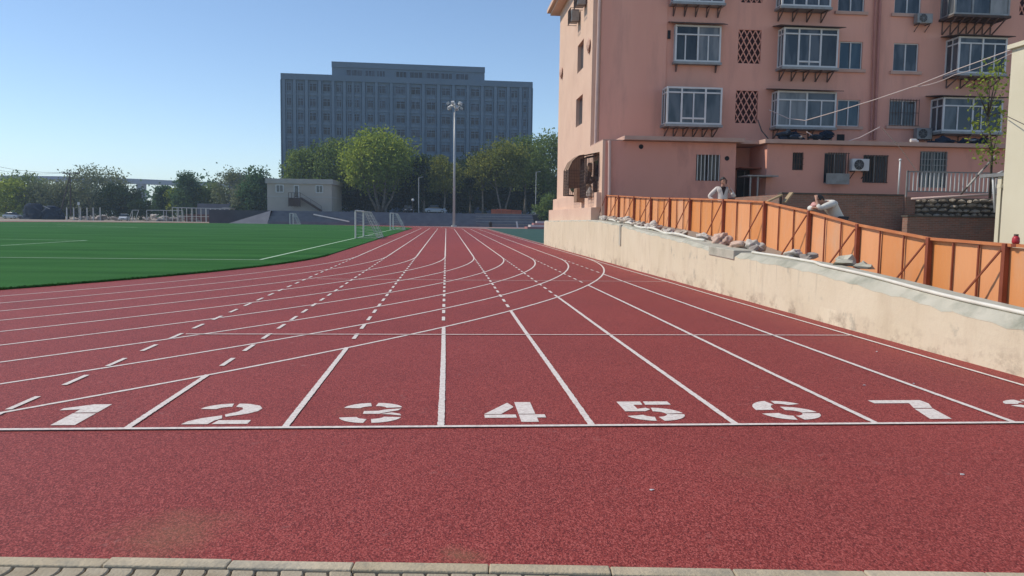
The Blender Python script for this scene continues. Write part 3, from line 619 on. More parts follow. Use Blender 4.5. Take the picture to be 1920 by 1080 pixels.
def bay(px, d, div, transom=.22, sub=(), low=None, glass='glass', nbr=5, canopy=True, dark=False, canopy_rise=.05, drop=.42):
    """px = front rectangle in the facade parallel plane; div = mullion fractions; sub = (section, fraction) light mullions under the transom"""
    Y = BF-d; x0, x1, z0, z1 = rectY(*px, Y); w, h = x1-x0, z1-z0; fr = MB(); t = .085
    xs = [0]+list(div)+[1]
    zt = z1-transom*h
    for f_ in xs:
        x = x0+w*f_; a = max(x-t/2, x0) if f_ else x0; b = min(x+t/2, x1) if f_ < 1 else x1
        if f_ == 0: b = x0+t
        if f_ == 1: a = x1-t
        fr.box(a, b, Y, Y+.08, z0, z1)
    zl = [(z0, z0+t), (z1-t, z1)]+([(zt-t*.4, zt+t*.4)] if transom else [])
    for a, b in zl: fr.box(x0+t, x1-t, Y+.003, Y+.077, a, b)
    for s_, f_ in sub:
        a = x0+w*xs[s_]; b = x0+w*xs[s_+1]; x = a+(b-a)*f_; fr.box(x-.03, x+.03, Y+.006, Y+.07, z0+t, zt if transom else z1-t)
    if low:
        a = x0+w*xs[low[0]]; b = x0+w*xs[low[0]+1]; z = z0+h*low[1]; fr.box(a, b, Y+.004, Y+.075, z-.04, z+.04)
    for xx in (x0, x1-.08):                                   # sides
        fr.box(xx+.002, xx+.078, Y+.082, BF-.002, z0, z0+t); fr.box(xx+.002, xx+.078, Y+.082, BF-.002, z1-t, z1)
        if transom: fr.box(xx+.004, xx+.076, Y+.082, BF-.002, zt-t*.4, zt+t*.4)
        fr.box(xx+.003, xx+.077, BF-.09, BF-.003, z0+t, z1-t)
        if d > .7: ym = (Y+BF)/2; fr.box(xx+.005, xx+.075, ym-.03, ym+.03, z0+t, z1-t)
    o_ = fr.build('bay_window', 'dullmetal' if dark else 'white', apt)
    for j in range(len(xs)-1):
        a = x0+w*xs[j]; b = x0+w*xs[j+1]
        gm = random.choice([glass, 'glass', 'glasslt', glass, 'glassdk', 'curtain'])
        MB().add([(a, Y+.05, z0+.02), (b, Y+.05, z0+.02), (b, Y+.05, z1-.02), (a, Y+.05, z1-.02)], [(0, 1, 2, 3)]).build('pane', gm, o_)
    for xx in (x0+.04, x1-.04): MB().add([(xx, Y+.05, z0+.02), (xx, BF, z0+.02), (xx, BF, z1-.02), (xx, Y+.05, z1-.02)], [(0, 3, 2, 1)]).build('side_pane', 'glass', o_)
    MB().box(x0-.06, x1+.06, Y-.05, BF-.004, z0-.12, z0-.003).build('bay_floor', 'iron' if dark else 'dullmetal', o_)
    if canopy:
        c_ = MB(); zc = z1+.012
        c_.add([(x0-.3, Y-.28, zc), (x1+.22, Y-.28, zc-.02), (x1+.22, BF-.002, zc+canopy_rise+.1), (x0-.3, BF-.002, zc+canopy_rise+.1),
                (x0-.3, Y-.28, zc+.035), (x1+.22, Y-.28, zc+.015), (x1+.22, BF-.002, zc+canopy_rise+.14), (x0-.3, BF-.002, zc+canopy_rise+.14)],
               [(0, 3, 2, 1), (4, 5, 6, 7), (0, 1, 5, 4), (1, 2, 6, 5), (2, 3, 7, 6), (3, 0, 4, 7)])
        c_.build('canopy', 'iron', o_)
    for k in range(nbr):
        x = x0+.15+(w-.3)*k/max(nbr-1, 1)
        b_ = MB().bar((x, BF-.03, z0-.16-drop), (x, Y+.06, z0-.16), .05, .05).bar((x, BF-.02, z0-.14), (x, Y, z0-.14), .05, .04).bar((x, BF-.022, z0-.16), (x, BF-.022, z0-.16-drop), .05, .04)
        b_.build('bracket', 'bracket', o_)
    return o_
bay((1264, -62, 1360, 4), .55, (.5,), .24, ((0, .45), (1, .5)), nbr=5)
bay((1266, 47, 1352, 116), .30, (.5,), .26, ((0, .45), (1, .45)), glass='glassblue', nbr=2, drop=.3)
bay((1250, 163, 1354, 233), 1.0, (.27, .70), .15, ((1, .5),), (1, .16), nbr=6, canopy=False)
bay((1467, -58, 1560, 12), .75, (.5,), .22, ((0, .5), (1, .5)), nbr=4)
bay((1469, 52, 1572, 126), .75, (.28, .68), .16, ((1, .5),), (1, .14), nbr=5)
bay((1457, 171, 1568, 238), .75, (.5,), .25, ((0, .45), (1, .5)), glass='glasslt', nbr=4)
bay((1792, -60, 1896, 28), 1.2, (.33, .66), 0, (), dark=True, nbr=7, drop=.6)
bay((1797, 69, 1888, 138), 1.1, (.5,), .18, ((0, .5), (1, .5)), nbr=4)
bay((1768, 183, 1880, 247), 1.1, (.5,), .25, ((0, .5), (1, .3)), nbr=3)
# ---- low extension in front
WF = 37.0
x0, x1, z0, z1 = rectY(1130, 262, 1378, 420, WF)
wl = rectY(1305, 290, 1350, 339, WF)
xe0 = BX; zt = atY(1260, 266, WF).z
xr0 = atY(1437, 320, WF).x; xr1 = atY(1884, 320, WF).x
zr = lambda px: atY(px, 272, WF).z
rw = [rectY(1486, 286, 1506, 319, WF), rectY(1545, 287, 1586, 344, WF), rectY(1618, 291, 1664, 343, WF), rectY(1724, 284, 1775, 352, WF)]
ZE = zt
ex = MB().wallY(WF, xe0+.12, x1, 1.2, ZE, [wl], .2)
ex.add([(x1, WF, 1.2), (x1, 39.2, 1.2), (x1, 39.2, ZE), (x1, WF, ZE)], [(0, 1, 2, 3)])
ex.wallY(39.2, x1, xr0, 1.2, ZE, [], .1)
ex.add([(xr0, WF, 1.2), (xr0, 39.2, 1.2), (xr0, 39.2, ZE), (xr0, WF, ZE)], [(3, 2, 1, 0)])
ex.wallY(WF, xr0, xr1, 1.2, ZE, rw, .2)
ex.add([(xr1, WF, 1.2), (xr1, BF, 1.2), (xr1, BF, ZE), (xr1, WF, ZE)], [(0, 1, 2, 3)])
ex.build('extension_wall', 'salmon_low', apt)
es = MB().wallX(BX, WF, BF, 1.2, ZE, [], .1); es.add([(BX, WF, 1.2), (BX+.12, WF, 1.2), (BX+.12, WF, ZE), (BX, WF, ZE)], [(0, 1, 2, 3)])
es.build('extension_side_wall', 'peach', apt)
xs0 = atY(1171, 262, WF-.45).x
er = MB().add([(xs0, WF-.45, ZE+.02), (x1+.25, WF-.45, ZE+.02), (x1+.25, BF-.01, ZE+.02), (xs0, BF-.01, ZE+.02), (xs0, WF-.45, ZE+.2), (x1+.25, WF-.45, ZE+.2), (x1+.25, BF-.01, ZE+.2), (xs0, BF-.01, ZE+.2)],
              [(0, 3, 2, 1), (4, 5, 6, 7), (0, 1, 5, 4), (1, 2, 6, 5), (2, 3, 7, 6), (3, 0, 4, 7)])
er.box(x1+.252, xr0-.25, 37.4, BF-.01, ZE+.03, ZE+.19); er.box(xr0-.248, xr1+.2, WF-.35, BF-.01, ZE+.02, ZE+.2); er.box(BX+.01, xs0-.002, WF+.01, BF-.01, ZE+.005, ZE+.05)  # slab over the doorway recess extended forward to keep the sun off its walls
er.build('extension_roof', 'fascia', apt)
def barred(rect, nb, horiz=(), frame='dullmetal', barm='white', proud=.03, lowplate=False):
    a, b, c, d = rect; f = MB(); t = .05; Y = WF+.12
    for p in ((a, b, c, c+t), (a, b, d-t, d), (a, a+t, c+t, d-t), (b-t, b, c+t, d-t)): f.box(p[0]+.002, p[1]-.002, Y-.03, Y+.03, p[2]+.002, p[3]-.002)
    f.box((a+b)/2-.025, (a+b)/2+.025, Y-.028, Y+.028, c+t, d-t)
    o_ = f.build('window', frame, apt)
    MB().add([(a, Y+.02, c), (b, Y+.02, c), (b, Y+.02, d), (a, Y+.02, d)], [(0, 1, 2, 3)]).build('pane', 'glass', o_)
    br = MB(); Yb = WF-proud
    for k in range(nb): x = a+.06+(b-a-.12)*k/(nb-1); br.box(x-.014, x+.014, Yb-.014, Yb+.014, c, d)
    for z in horiz: zz = c+(d-c)*z; br.box(a, b, Yb-.010, Yb+.010, zz-.014, zz+.014)
    br.build('window_bars', barm, o_)
    if lowplate: MB().box(a-.03, b+.03, WF-.34, WF-.31, c-.05, c+(d-c)*.32).build('guard_plate', 'dullmetal', o_)
barred(wl, 7, (), 'iron', 'white'); barred(rw[0], 4, (.33, .66), 'iron', 'iron'); barred(rw[1], 9, (.02, .98), 'dullmetal', 'iron', .32, True)
barred(rw[2], 9, (.02, .98), 'dullmetal', 'iron', .06); barred(rw[3], 9, (.45, .62, .78), 'dullmetal', 'dullmetal', .04)
for px, py in ((1202, 275), (1363, 297)):
    c = atY(px, py, WF); MB().tube([(c.x, WF-.02, c.z), (c.x, WF-.004, c.z)], .11, 10).build('vent_hole', 'dark', apt)
# recessed doorway
dr = rectY(1380, 318, 1418, 400, 39.2)
do = MB().box(dr[0], dr[1], 39.12, 39.19, dr[2], dr[3]); dob = do.build('door', mat('dark_door', (.035, .036, .042), (.05, .05, .055), 3, .6), apt)
for f_ in (.35, .65): MB().box(dr[0]+(dr[1]-dr[0])*f_-.02, dr[0]+(dr[1]-dr[0])*f_+.02, 39.08, 39.118, dr[2]+.1, dr[3]-.1).build('door_bar', 'dullmetal', dob)
c0 = rectY(1378, 312, 1445, 318, 38.5); MB().box(c0[0], c0[1], 37.6, 39.15, c0[2], c0[2]+.05).build('door_canopy', 'rust', apt)
c0 = rectY(1386, 329, 1442, 333, 37.3); cn = MB().box(c0[0], c0[1], 36.2, 37.5, c0[2], c0[2]+.06)
for x in (c0[0]+.15, c0[0]+.5): cn.box(x, x+.06, 36.3, 36.36, 1.3, c0[2])
cn.build('porch_frame', 'dullmetal', apt)
# downpipes
pa, pb, pc, pd = atY(1124, -10, BF-.12), atY(1116, 272, BF-.12), atY(1143, 266, WF-.1), atY(1142, 400, WF-.1)
MB().tube([pa, pb], .07, 8).build('downpipe', 'pinkpipe', apt)
MB().tube([pb+Vector((0, 0, .02)), pc], .075, 8).tube([pc+Vector((0, 0, .03)), pd], .07, 8).build('downpipe', 'pinkpipe', apt)
a, b = atY(1651, -10, BF-.1), atY(1640, 262, BF-.1); MB().tube([a, b], .075, 8).build('downpipe', 'redpipe', apt)
a, b = atY(1642, -10, BF-.1), atY(1632, 262, BF-.1); MB().tube([a, b], .045, 8).build('downpipe', 'redpipe', apt)
# small dark vent in the facade
r = rectY(1252, 57, 1257, 73, BF-.06); MB().box(r[0], r[1], BF-.085, BF-.062, r[2], r[3]).build('vent_hole', 'dark', apt)
r = rectY(1569, 252, 1583, 264, BF); MB().box(r[0], r[1], BF-.03, BF-.004, r[2], r[3]).build('vent_hole', 'dark', apt)
# window cages on the sunlit side
def cage(yc, halfw, z0, z1, dep, curved, clutter):
    f = MB(); X = BX
    prof = [(0, z1), (.35*dep, z1-.05), (.75*dep, z1-.32), (dep, z1-.75), (dep, z0)] if curved else [(0, z1), (dep, z1-.12), (dep, z0)]
    for y in (yc-halfw, yc, yc+halfw):
        for (d0, a0), (d1, a1) in zip(prof, prof[1:]): f.bar((X-d0, y, a0), (X-d1, y, a1), .035)
        f.bar((X, y, z0), (X-dep, y, z0), .035)
    for k in range(9):
        d = dep*(k+.5)/9; zt_ = lerp([(a, b) for a, b in prof[:-1]], d)
        for y in (yc-halfw, yc+halfw): f.bar((X-d, y, z0), (X-d, y, zt_), .016)
    for z in np.arange(z0, z1-.7, .16):
        for y in (yc-halfw, yc+halfw): f.bar((X, y, z), (X-dep, y, z), .014)
        f.bar((X-dep, yc-halfw, z), (X-dep, yc+halfw, z), .014)
    for k in range(13):
        y = yc-halfw+2*halfw*k/12; f.bar((X-dep, y, z0), (X-dep, y, prof[-2][1]), .016)
    o_ = f.build('window_cage', 'iron', apt)
    if curved:
        r_ = MB(); pr = prof[:-1]
        for (d0, a0), (d1, a1) in zip(pr, pr[1:]):
            r_.add([(X-d0, yc-halfw, a0+.03), (X-d1, yc-halfw, a1+.03), (X-d1, yc+halfw, a1+.03), (X-d0, yc+halfw, a0+.03)], [(0, 1, 2, 3)])
            for yy in (yc-halfw+.03,): r_.add([(X-d0, yy, a0), (X-d1, yy, a1), (X-d1, yy, z0+.35), (X-d0, yy, z0+.35)], [(0, 1, 2, 3)])
        r_.build('cage_sheet', mat('tan_mesh_sheet', (.20, .125, .08), (.26, .17, .11), 3, .9), o_)
    else:
        MB().add([(X, yc-halfw-.1, z1+.12), (X-dep-.3, yc-halfw-.1, z1-.08), (X-dep-.3, yc+halfw+.1, z1-.08), (X, yc+halfw+.1, z1+.12)], [(0, 1, 2, 3)]).build('cage_awning', 'iron', o_)
    MB().box(X-.03, X-.005, yc-halfw*.7, yc+halfw*.7, z0+.25, z1-.25).build('cage_window', 'glass', o_)
    for j in range(clutter):
        MB().lump((X-dep*random.uniform(.3, .75), yc+random.uniform(-.8, .6)*halfw, z0+random.uniform(.1, .9)*(z1-z0)*.8), .14, .14, random.uniform(.14, .35), .3, j+3).build('clutter', random.choice(['cloth_b', 'sackw', 'dark', 'cloth_b', 'cloth_g', 'iron']), o_)
cage(42.9, .9, 2.95, 5.05, .80, True, 3)
cage(38.6, .75, 2.75, 4.75, .62, False, 9)
bx = MB().box(BX-.62, BX-.05, 40.4, 41.3, 2.55, 3.25); bevel(bx.build('cage_box', 'cloth_b', apt), .02)
# wall-hung fittings
for px, py in ((1103, 86), (1052, 137)):
    c = atX(px, py, BX-.08); MB().lump(c, .1, .28, .35, .3, 4).build('wall_bracket', 'fascia', apt)

# ---- air conditioners (hung on walls: things of their own)
def ac(px, Y, depth, label, face='-Y', m='white', rot=None, w=.82, h=.56):
    c = atY(px[0], px[1], Y)
    t = thing('air_conditioner', label, 'air conditioner', (c.x, Y, c.z), 'air conditioners hung on the pink block')
    o_ = MB().box(-w/2, w/2, -depth, 0, 0, h).build('casing', m, t, local=True); bevel(o_, .02)
    MB().tube([(-w*.12, -depth-.012, h/2), (-w*.12, -depth-.002, h/2)], h*.42, 18).build('fan_opening', 'dark', t, local=True)
    gr = MB()
    for rr_ in (.12, .22, .32, .42):
        pts = [(-w*.12+h*rr_*math.cos(a), -depth-.02, h/2+h*rr_*math.sin(a)) for a in np.linspace(0, 2*PI, 19)]; gr.tube(pts, .007, 5)
    for a in np.linspace(0, PI, 5)[:-1]: gr.bar((-w*.12-h*.42*math.cos(a), -depth-.022, h/2-h*.42*math.sin(a)), (-w*.12+h*.42*math.cos(a), -depth-.022, h/2+h*.42*math.sin(a)), .01)
    gr.build('fan_grille', 'dullmetal', t, local=True)
    br = MB()
    for x in (-w*.35, w*.35): br.box(x-.02, x+.02, -depth, .13, -.04, -.003); br.bar((x, .12, -.35), (x, -depth*.9, -.05), .03)
    br.build('bracket', 'iron', t, local=True)
    return t
ac((1607, 321), WF-.12, .34, 'white air conditioner between two barred windows of the low extension')
ac((1726, 262), BF-.14, .34, 'pale air conditioner under the barred second floor window', m='dullmetal')
ac((1727, 46), BF-.14, .34, 'grey caged air conditioner under the flat window near the dark balcony', m='dullmetal', h=.48)
for px, py, lab in ((1076, 42, 'lower boxy air conditioner in a cage near the top of the sunlit side wall'), (1088, 12, 'upper air conditioner near the roof on the sunlit side wall')):
    c = atX(px+10, py, BX)
    t = thing('air_conditioner', lab, 'air conditioner', (BX-.06, c.y, c.z), 'air conditioners hung on the pink block', rz=-PI/2)
    o_ = MB().box(-.42, .42, -.42, 0, 0, .6).build('casing', 'dullmetal', t, local=True); bevel(o_, .02)
    gr = MB()
    for k in range(9): gr.box(-.46+.115*k-.012, -.46+.115*k+.012, -.5, -.48, -.1, .66)
    for z in (-.1, .25, .64): gr.box(-.47, .47, -.512, -.488, z, z+.025)
    for x in (-.46, .46):
        for z in (-.09, .64): gr.box(x-.012, x+.012, -.49, 0, z, z+.025)
    gr.build('cage', 'iron', t, local=True)
    MB().tube([(0, -.43, .3), (0, -.421, .3)], .22, 16).build('fan_opening', 'dark', t, local=True)
# debris on the extension roof
def debris(name, px, Y, lab, n, w, h, m, z):
    a = atY(px[0], px[1], Y); t = thing(name, lab, 'rubbish heap', (a.x, Y, z))
    mb = MB()
    for j in range(n): mb.lump((a.x+random.uniform(-w, w), Y+random.uniform(-.3, .3), z+random.uniform(.1, h)), random.uniform(.15, .4), .2, random.uniform(.08, .2), .5, j)
    for j in range(6): p = Vector((a.x+random.uniform(-w, w), Y-.2, z+random.uniform(0, h))); mb.bar(p, p+Vector((random.uniform(.3, .9), 0, random.uniform(-.1, .2))), .03)
    mb.build('junk', m, t)
    mb = MB()
    for j in range(1): mb.lump((a.x+random.uniform(-w, w)*.8, Y-.3+random.uniform(-.1, .1), z+random.uniform(.2, h)), random.uniform(.12, .3), .15, random.uniform(.05, .1), .5, j+30)
    mb.build('sheeting', 'dullmetal', t)
debris('junk_heap', (1502, 264), 38.4, 'dark heap of junk and sheeting on the extension roof under the bay window', 16, 1.4, .5, 'tarp', ZE+.2)
debris('junk_heap', (1800, 266), 38.4, 'dark tarred junk along the extension roof below the right bay windows', 12, 1.6, .3, 'tarp', ZE+.2)
pt = atY(1711, 262, 37.3); MB().tube([(pt.x-.1, 37.3, ZE+.35), (pt.x+.16, 37.3, ZE+.35), (pt.x+.26, 37.3, ZE+.28)], .085, 8).build('vent_elbow', 'white', apt)

# ================================================================== TERRACE, BRICK AND STONE WALLS ON THE RIGHT
YB = 31.0
def wall_block(name, lab, px, Y, th, m, cat='wall'):
    x0, x1, z0, z1 = rectY(*px, Y); o_ = MB().box(x0, x1, Y, Y+th, .2, z1).build(name, m, None, ((x0+x1)/2, Y, .2)); tag(o_, lab, cat); return (x0, x1, z1)
bt = thing('brick_wall', 'dark brown brick retaining wall behind the fence below the pink extension', 'wall', (atY(1580, 400, YB).x, YB, .5))
x0, x1, z0, z1 = rectY(1465, 366, 1692, 470, YB); MB().box(x0, x1, YB, YB+.3, .2, z1).build('brickwork', 'brick', bt)
MB().box(x0-.05, x1, YB-.04, YB+.36, z1, z1+.07).build('coping', mat('dark_coping', (.075, .06, .05), (.11, .09, .07), 4, .95), bt)
MB().box(x0-.12, x0-.06, YB+.05, WF-.1, .3, z1-.01).build('return_wall', 'brick', bt)
xa, xb = x1, atY(1712, 400, YB).x; MB().box(xa, xb, YB-.12, YB+.3, .2, z1-.02).build('pier', 'brick', bt); ztop = z1
sx1 = atY(1872, 390, YB).x
st = thing('stone_wall', 'rough rubble stone wall between the brick wall and the cream building', 'wall', ((xb+sx1)/2, YB, 1))
zs0, zs1 = atY(1780, 408, YB).z, atY(1780, 372, YB).z
MB().box(xb+.01, sx1, YB+.06, YB+.4, zs0, zs1-.04).build('mortar', 'mortar', st)
sm = MB()
for rr_ in range(4):
    x = xb+.05
    while x < sx1-.1:
        w = random.uniform(.22, .5); hh = (zs1-zs0)/4
        sm.lump((x+w/2, YB+.06, zs0+hh*(rr_+.5)+random.uniform(-.03, .03)), w*.5, .12, hh*.42, .35, random.randint(0, 9999), 1); x += w*.98
sm.build('stonework', 'stone', st)
lb = thing('brick_wall', 'low dark brick wall below the rubble stone wall', 'wall', ((xb+sx1)/2, YB-.9, .5))
x0, x1, z0, z1 = rectY(1700, 408, 1895, 470, YB-.9); MB().box(x0, x1, YB-.9, YB-.55, .1, z1).build('brickwork', 'brick', lb); MB().box(x0-.03, x1+.05, YB-.94, YB-.5, z1, z1+.06).build('coping', 'mortar', lb)
# terrace earth behind the walls
te = MB().box(atY(1466, 366, YB).x, 40, YB+.3, WF-.02, .3, ztop-.03); struct(te.build('terrace_ground', 'soil'))
# railing
rl = thing('railing', 'white painted vertical bar railing in front of the extension', 'railing', (atY(1780, 360, 33).x, 33, ztop))
ra, rb = atY(1700, 350, 33).x, atY(1872, 340, 33).x; zb_ = atY(1780, 361, 33).z; zt_ = atY(1780, 322, 33).z
MB().box(ra, rb, 32.97, 33.03, zt_-.05, zt_).build('top_rail', 'dullmetal', rl); MB().box(ra, rb, 32.97, 33.03, zb_, zb_+.05).build('bottom_rail', 'dullmetal', rl)
nb = 22
for k in range(nb): x = ra+.1+(rb-ra-.2)*k/(nb-1); MB().box(x-.022, x+.022, 32.985, 33.015, zb_+.05, zt_-.05).build('baluster', 'white', rl)
for x in (ra, rb): MB().box(x-.03, x+.03, 32.97, 33.03, ztop-.05, zt_+.02).build('post', 'dullmetal', rl)
a, b = atY(1684, 364, 32), atY(1688, 300, 32); o_ = MB().tube([a, b], .035, 8).lump(b, .06, .06, .06, .1, 2).build('white_post', 'white', None, a, smooth=True); tag(o_, 'slim white post standing alone left of the white railing', 'post')
a, b = atY(1709, 373, YB-.2), atY(1890, 363, YB-.2); o_ = MB().tube([a, b], .05, 8).build('pipe', 'pinkpipe', None, a, smooth=True); tag(o_, 'pale horizontal pipe running above the rubble stone wall', 'pipe')
a, b = atY(1800, 366, 31.6), atY(1866, 292, 31.6); o_ = MB().tube([a, b], .045, 8).build('leaning_pole', mat('striped_pole', (.42, .40, .36), (.10, .08, .07), 3, .8, lo=.48, hi=.52), None, a, smooth=True); tag(o_, 'long mottled pole leaning against the sapling by the railing', 'pole')
# timber scraps by the doorway
for k, (px, py, dx, lab) in enumerate([(1425, 370, .8, 'yellowish plank sticking up behind the fence beside the doorway'), (1470, 366, .3, 'pale board end standing at the left end of the brick wall')]):
    a = atY(px, py+14, 27); o_ = MB().bar(a, a+Vector((dx, .1, .35)), .18, .05).build('plank', 'wood', None, a); tag(o_, lab, 'plank')

# ---- pale building at the right edge
XC = atY(1884, 300, 27.0).x
cb = thing('pale_building', 'pale cream building with a sunlit side wall at the right edge', 'building', (XC+3, 22, 0))
zc = atY(1892, 92, 27).z
hol = [(24.6, 25.7, atX(1915, 215, XC).z, atX(1915, 118, XC).z)]
w_ = MB().wallX(XC, 10, 27.0, .2, zc, hol, .25); w_.add([(XC, 27, .2), (XC+8, 27, .2), (XC+8, 27, zc), (XC, 27, zc)], [(0, 3, 2, 1)]); w_.add([(XC, 10, .2), (XC+8, 10, .2), (XC+8, 10, zc), (XC, 10, zc)], [(0, 1, 2, 3)])
w_.build('wall', 'creamb', cb); MB().box(XC-.12, XC+8, 9.9, 27.1, zc, zc+.15).build('roof', 'creamb', cb)
a, b, c, d = hol[0]; wo = MB().add([(XC+.22, a, c), (XC+.22, b, c), (XC+.22, b, d), (XC+.22, a, d)], [(0, 3, 2, 1)]).build('window', 'glass', cb)
# lean-to porch with white posts and gate
pz = atY(1890, 332, 27.6).z; px0 = atY(1868, 340, 27.6).x
MB().box(px0-.1, XC+6, 26.0, 28.4, pz, pz+.12).build('porch_roof', 'dullmetal', cb)
q = rectY(1872, 340, 1888, 408, 27.4); MB().box(q[0], q[1], 27.3, 27.5, .3, pz-.003).build('porch_post', 'creamb', cb)
q2 = rectY(1869, 346, 1925, 353, 27.2); MB().box(q2[0], q2[1]+2, 27.0, 27.2, q2[2], q2[3]).build('porch_beam', 'creamb', cb)
gt = MB(); gx0, gx1, gz0, gz1 = rectY(1893, 352, 1960, 390, 27.9)
for k in range(16): x = gx0+(gx1-gx0)*k/15; gt.box(x-.02, x+.02, 27.88, 27.92, gz0, gz1)
gt.box(gx0, gx1, 27.87, 27.93, gz0-.04, gz0); gt.box(gx0, gx1, 27.87, 27.93, gz1, gz1+.04); gt.build('gate', 'white', cb)
MB().box(gx0-.1, gx1, 28.0, 28.2, .3, gz0-.05).build('porch_wall', 'creamb', cb)
# white plastic pipe framing porch
a, b, c = atY(1866, 398, 27.8), atY(1862, 330, 27.8), atY(1880, 322, 27.8)
tag(MB().tube([a, b, c], .05, 8).build('conduit', 'white', None, a, smooth=True), 'bent white conduit beside the porch of the pale building', 'pipe')

# ================================================================== TREES
def leaves(mb_pts, size, clump_t, flat=.0):
    n = len(mb_pts); P = np.asarray(mb_pts)
    a = rng.normal(size=(n, 3)); a /= np.linalg.norm(a, axis=1)[:, None]
    b = rng.normal(size=(n, 3)); b -= a*(a*b).sum(1)[:, None]; b /= np.linalg.norm(b, axis=1)[:, None]
    s = size*rng.uniform(.55, 1.25, (n, 1)); a = a*s; b = b*s*.6
    V = np.stack([P-a, P+b, P+a, P-b], 1).reshape(-1, 3)
    return V
def foliage(name, pts, tint, size, m, parent):
    V = leaves(pts, size, tint); n = len(pts)
    me = bpy.data.meshes.new(name); me.vertices.add(4*n); me.vertices.foreach_set('co', V.astype(np.float32).ravel())
    me.loops.add(4*n); me.loops.foreach_set('vertex_index', np.arange(4*n, dtype=np.int32))
    me.polygons.add(n); me.polygons.foreach_set('loop_start', np.arange(0, 4*n, 4, dtype=np.int32))
    me.update(calc_edges=True); me.validate()
    at_ = me.attributes.new('tint', 'FLOAT', 'POINT'); at_.data.foreach_set('value', np.repeat(tint, 4).astype(np.float32))
    me.materials.append(M[m]); o = bpy.data.objects.new(name, me); col.objects.link(o); o.parent = parent; return o
def tree(name, label, base, H, W, crown0=.25, nclump=70, nleaf=70, size=.3, m='leaf_md', trunk_r=.25, bark='bark', ntr=1, shape='round', gap=.0, group=None, D=None, wash=False, cl=None, spread=.6, cat='tree'):
    t = thing(name, label, cat, base, group)
    D = D or W
    zc0 = H*crown0; hz = (H-zc0)/2; cz = zc0+hz
    u = rng.normal(size=(nclump, 3)); u /= np.linalg.norm(u, axis=1)[:, None]
    r = rng.uniform(.35, 1, (nclump, 1))**.5
    c = u*r
    if shape == 'cone':
        f = (c[:, 2]+1)/2; k = np.clip(1.15-f, .12, 1)
        c[:, 0] *= k; c[:, 1] *= k
    elif shape == 'vase':
        f = (c[:, 2]+1)/2; k = np.clip(.62+.5*f, .5, 1); c[:, 0] *= k; c[:, 1] *= k
    elif shape == 'dome':
        c[:, 2] = np.abs(c[:, 2])*1.7-.8
    C = c*np.array([W/2*.88, D/2*.88, hz*.9])+np.array([0, 0, cz])
    cr = cl or (W+2*hz)/2*.115
    pts = (C[:, None, :]+np.clip(rng.normal(size=(nclump, nleaf, 3)), -1.45, 1.45)*cr*np.array([1, 1, .8])*rng.uniform(.6, 1.25, (nclump, 1, 1))).reshape(-1, 3)
    tint = np.clip(np.repeat(rng.uniform(0, 1, nclump), nleaf)*.7+rng.uniform(0, .3, nclump*nleaf), 0, 1)
    keep = pts[:, 2] > H*.02
    pts, tint = pts[keep], tint[keep]
    tr_ = MB()
    limbs = sorted(range(nclump), key=lambda i: C[i][2])
    for k in range(ntr):
        ang = 2*PI*k/ntr+.4; off = Vector((math.cos(ang), math.sin(ang), 0))*(.12*W*spread if ntr > 1 else 0)
        top = Vector((off.x*3.2, off.y*3.2, zc0+hz*.9)); mid = Vector((off.x*1.7+rng.normal()*.1, off.y*1.7, zc0*.75))
        rr = trunk_r/(1 if ntr == 1 else 1.7)
        tr_.tube([(off.x*.55, off.y*.55, -.1), tuple(off*.9+Vector((0, 0, zc0*.3))), tuple(mid), tuple((mid+top)/2), tuple(top)], [rr*1.25, rr, rr*.8, rr*.5, rr*.15], 7)
        for j in range(7 if ntr == 1 else 4):
            i = int(rng.integers(0, nclump)); s0 = mid.lerp(top, rng.uniform(0, .7)); e0 = Vector(C[i]); m0 = s0.lerp(e0, .5)+Vector((0, 0, -.06*W*.3))
            tr_.tube([s0, m0, e0], [rr*.4, rr*.25, rr*.06], 5)
    tr_.build('trunk', bark, t, local=True, smooth=True)
    if wash: MB().tube([(0, 0, .02), (0, 0, 1.1)], [trunk_r*1.3, trunk_r*1.2], 8).build('limewash_band', 'limewash', t, local=True)
    foliage('crown', pts, tint, size, m, t)
    return t
UZ = 2.55      # level of the ground behind the terrace
def TB(px, Y, z): p = atY(px, 400, Y); return (p.x, Y, z)
def TH(px, py, Y, z): return atY(px, py, Y).z-z
YT = 172.0
g1 = 'trees in front of the grey office building'
tree('broadleaf_tree', 'largest bright green tree with many pale stems in front of the grey building', TB(714, YT, UZ), TH(714, 243, YT, UZ), 15.6, .24, 230, 80, .30, 'leaf_br', .42, 'bark', 8, 'round', group=g1, spread=.75)
tree('broadleaf_tree', 'rounded mid green tree behind the right end of the prefab cabin', TB(622, 180, UZ), TH(622, 262, 180, UZ), 11.5, .22, 100, 75, .30, 'leaf_md', .3, group=g1)
tree('broadleaf_tree', 'dull green tree behind the middle of the prefab cabin roof', TB(574, 182, UZ), TH(574, 277, 182, UZ), 10.5, .2, 90, 75, .30, 'leaf_md', .3, group=g1)
tree('broadleaf_tree', 'dark narrow tree right beside the largest bright tree', TB(795, 176, UZ), TH(795, 290, 176, UZ), 8.5, .2, 70, 75, .28, 'leaf_dk', .25, group=g1)
tree('broadleaf_tree', 'small yellow green tree just left of the floodlight mast', TB(833, 171, UZ), TH(833, 293, 171, UZ), 8.2, .33, 60, 65, .27, 'leaf_ye', .2, wash=True, group=g1)
tree('broadleaf_tree', 'dark green tree just right of the floodlight mast', TB(882, 180, UZ), TH(880, 288, 180, UZ), 9.5, .25, 80, 70, .28, 'leaf_dk', .25, group=g1)
tree('broadleaf_tree', 'yellowing forked tree above the orange barrier', TB(943, 172, UZ), TH(943, 262, 172, UZ), 11.0, .36, 95, 75, .28, 'leaf_ye', .32, 'bark', 2, wash=True, group=g1)
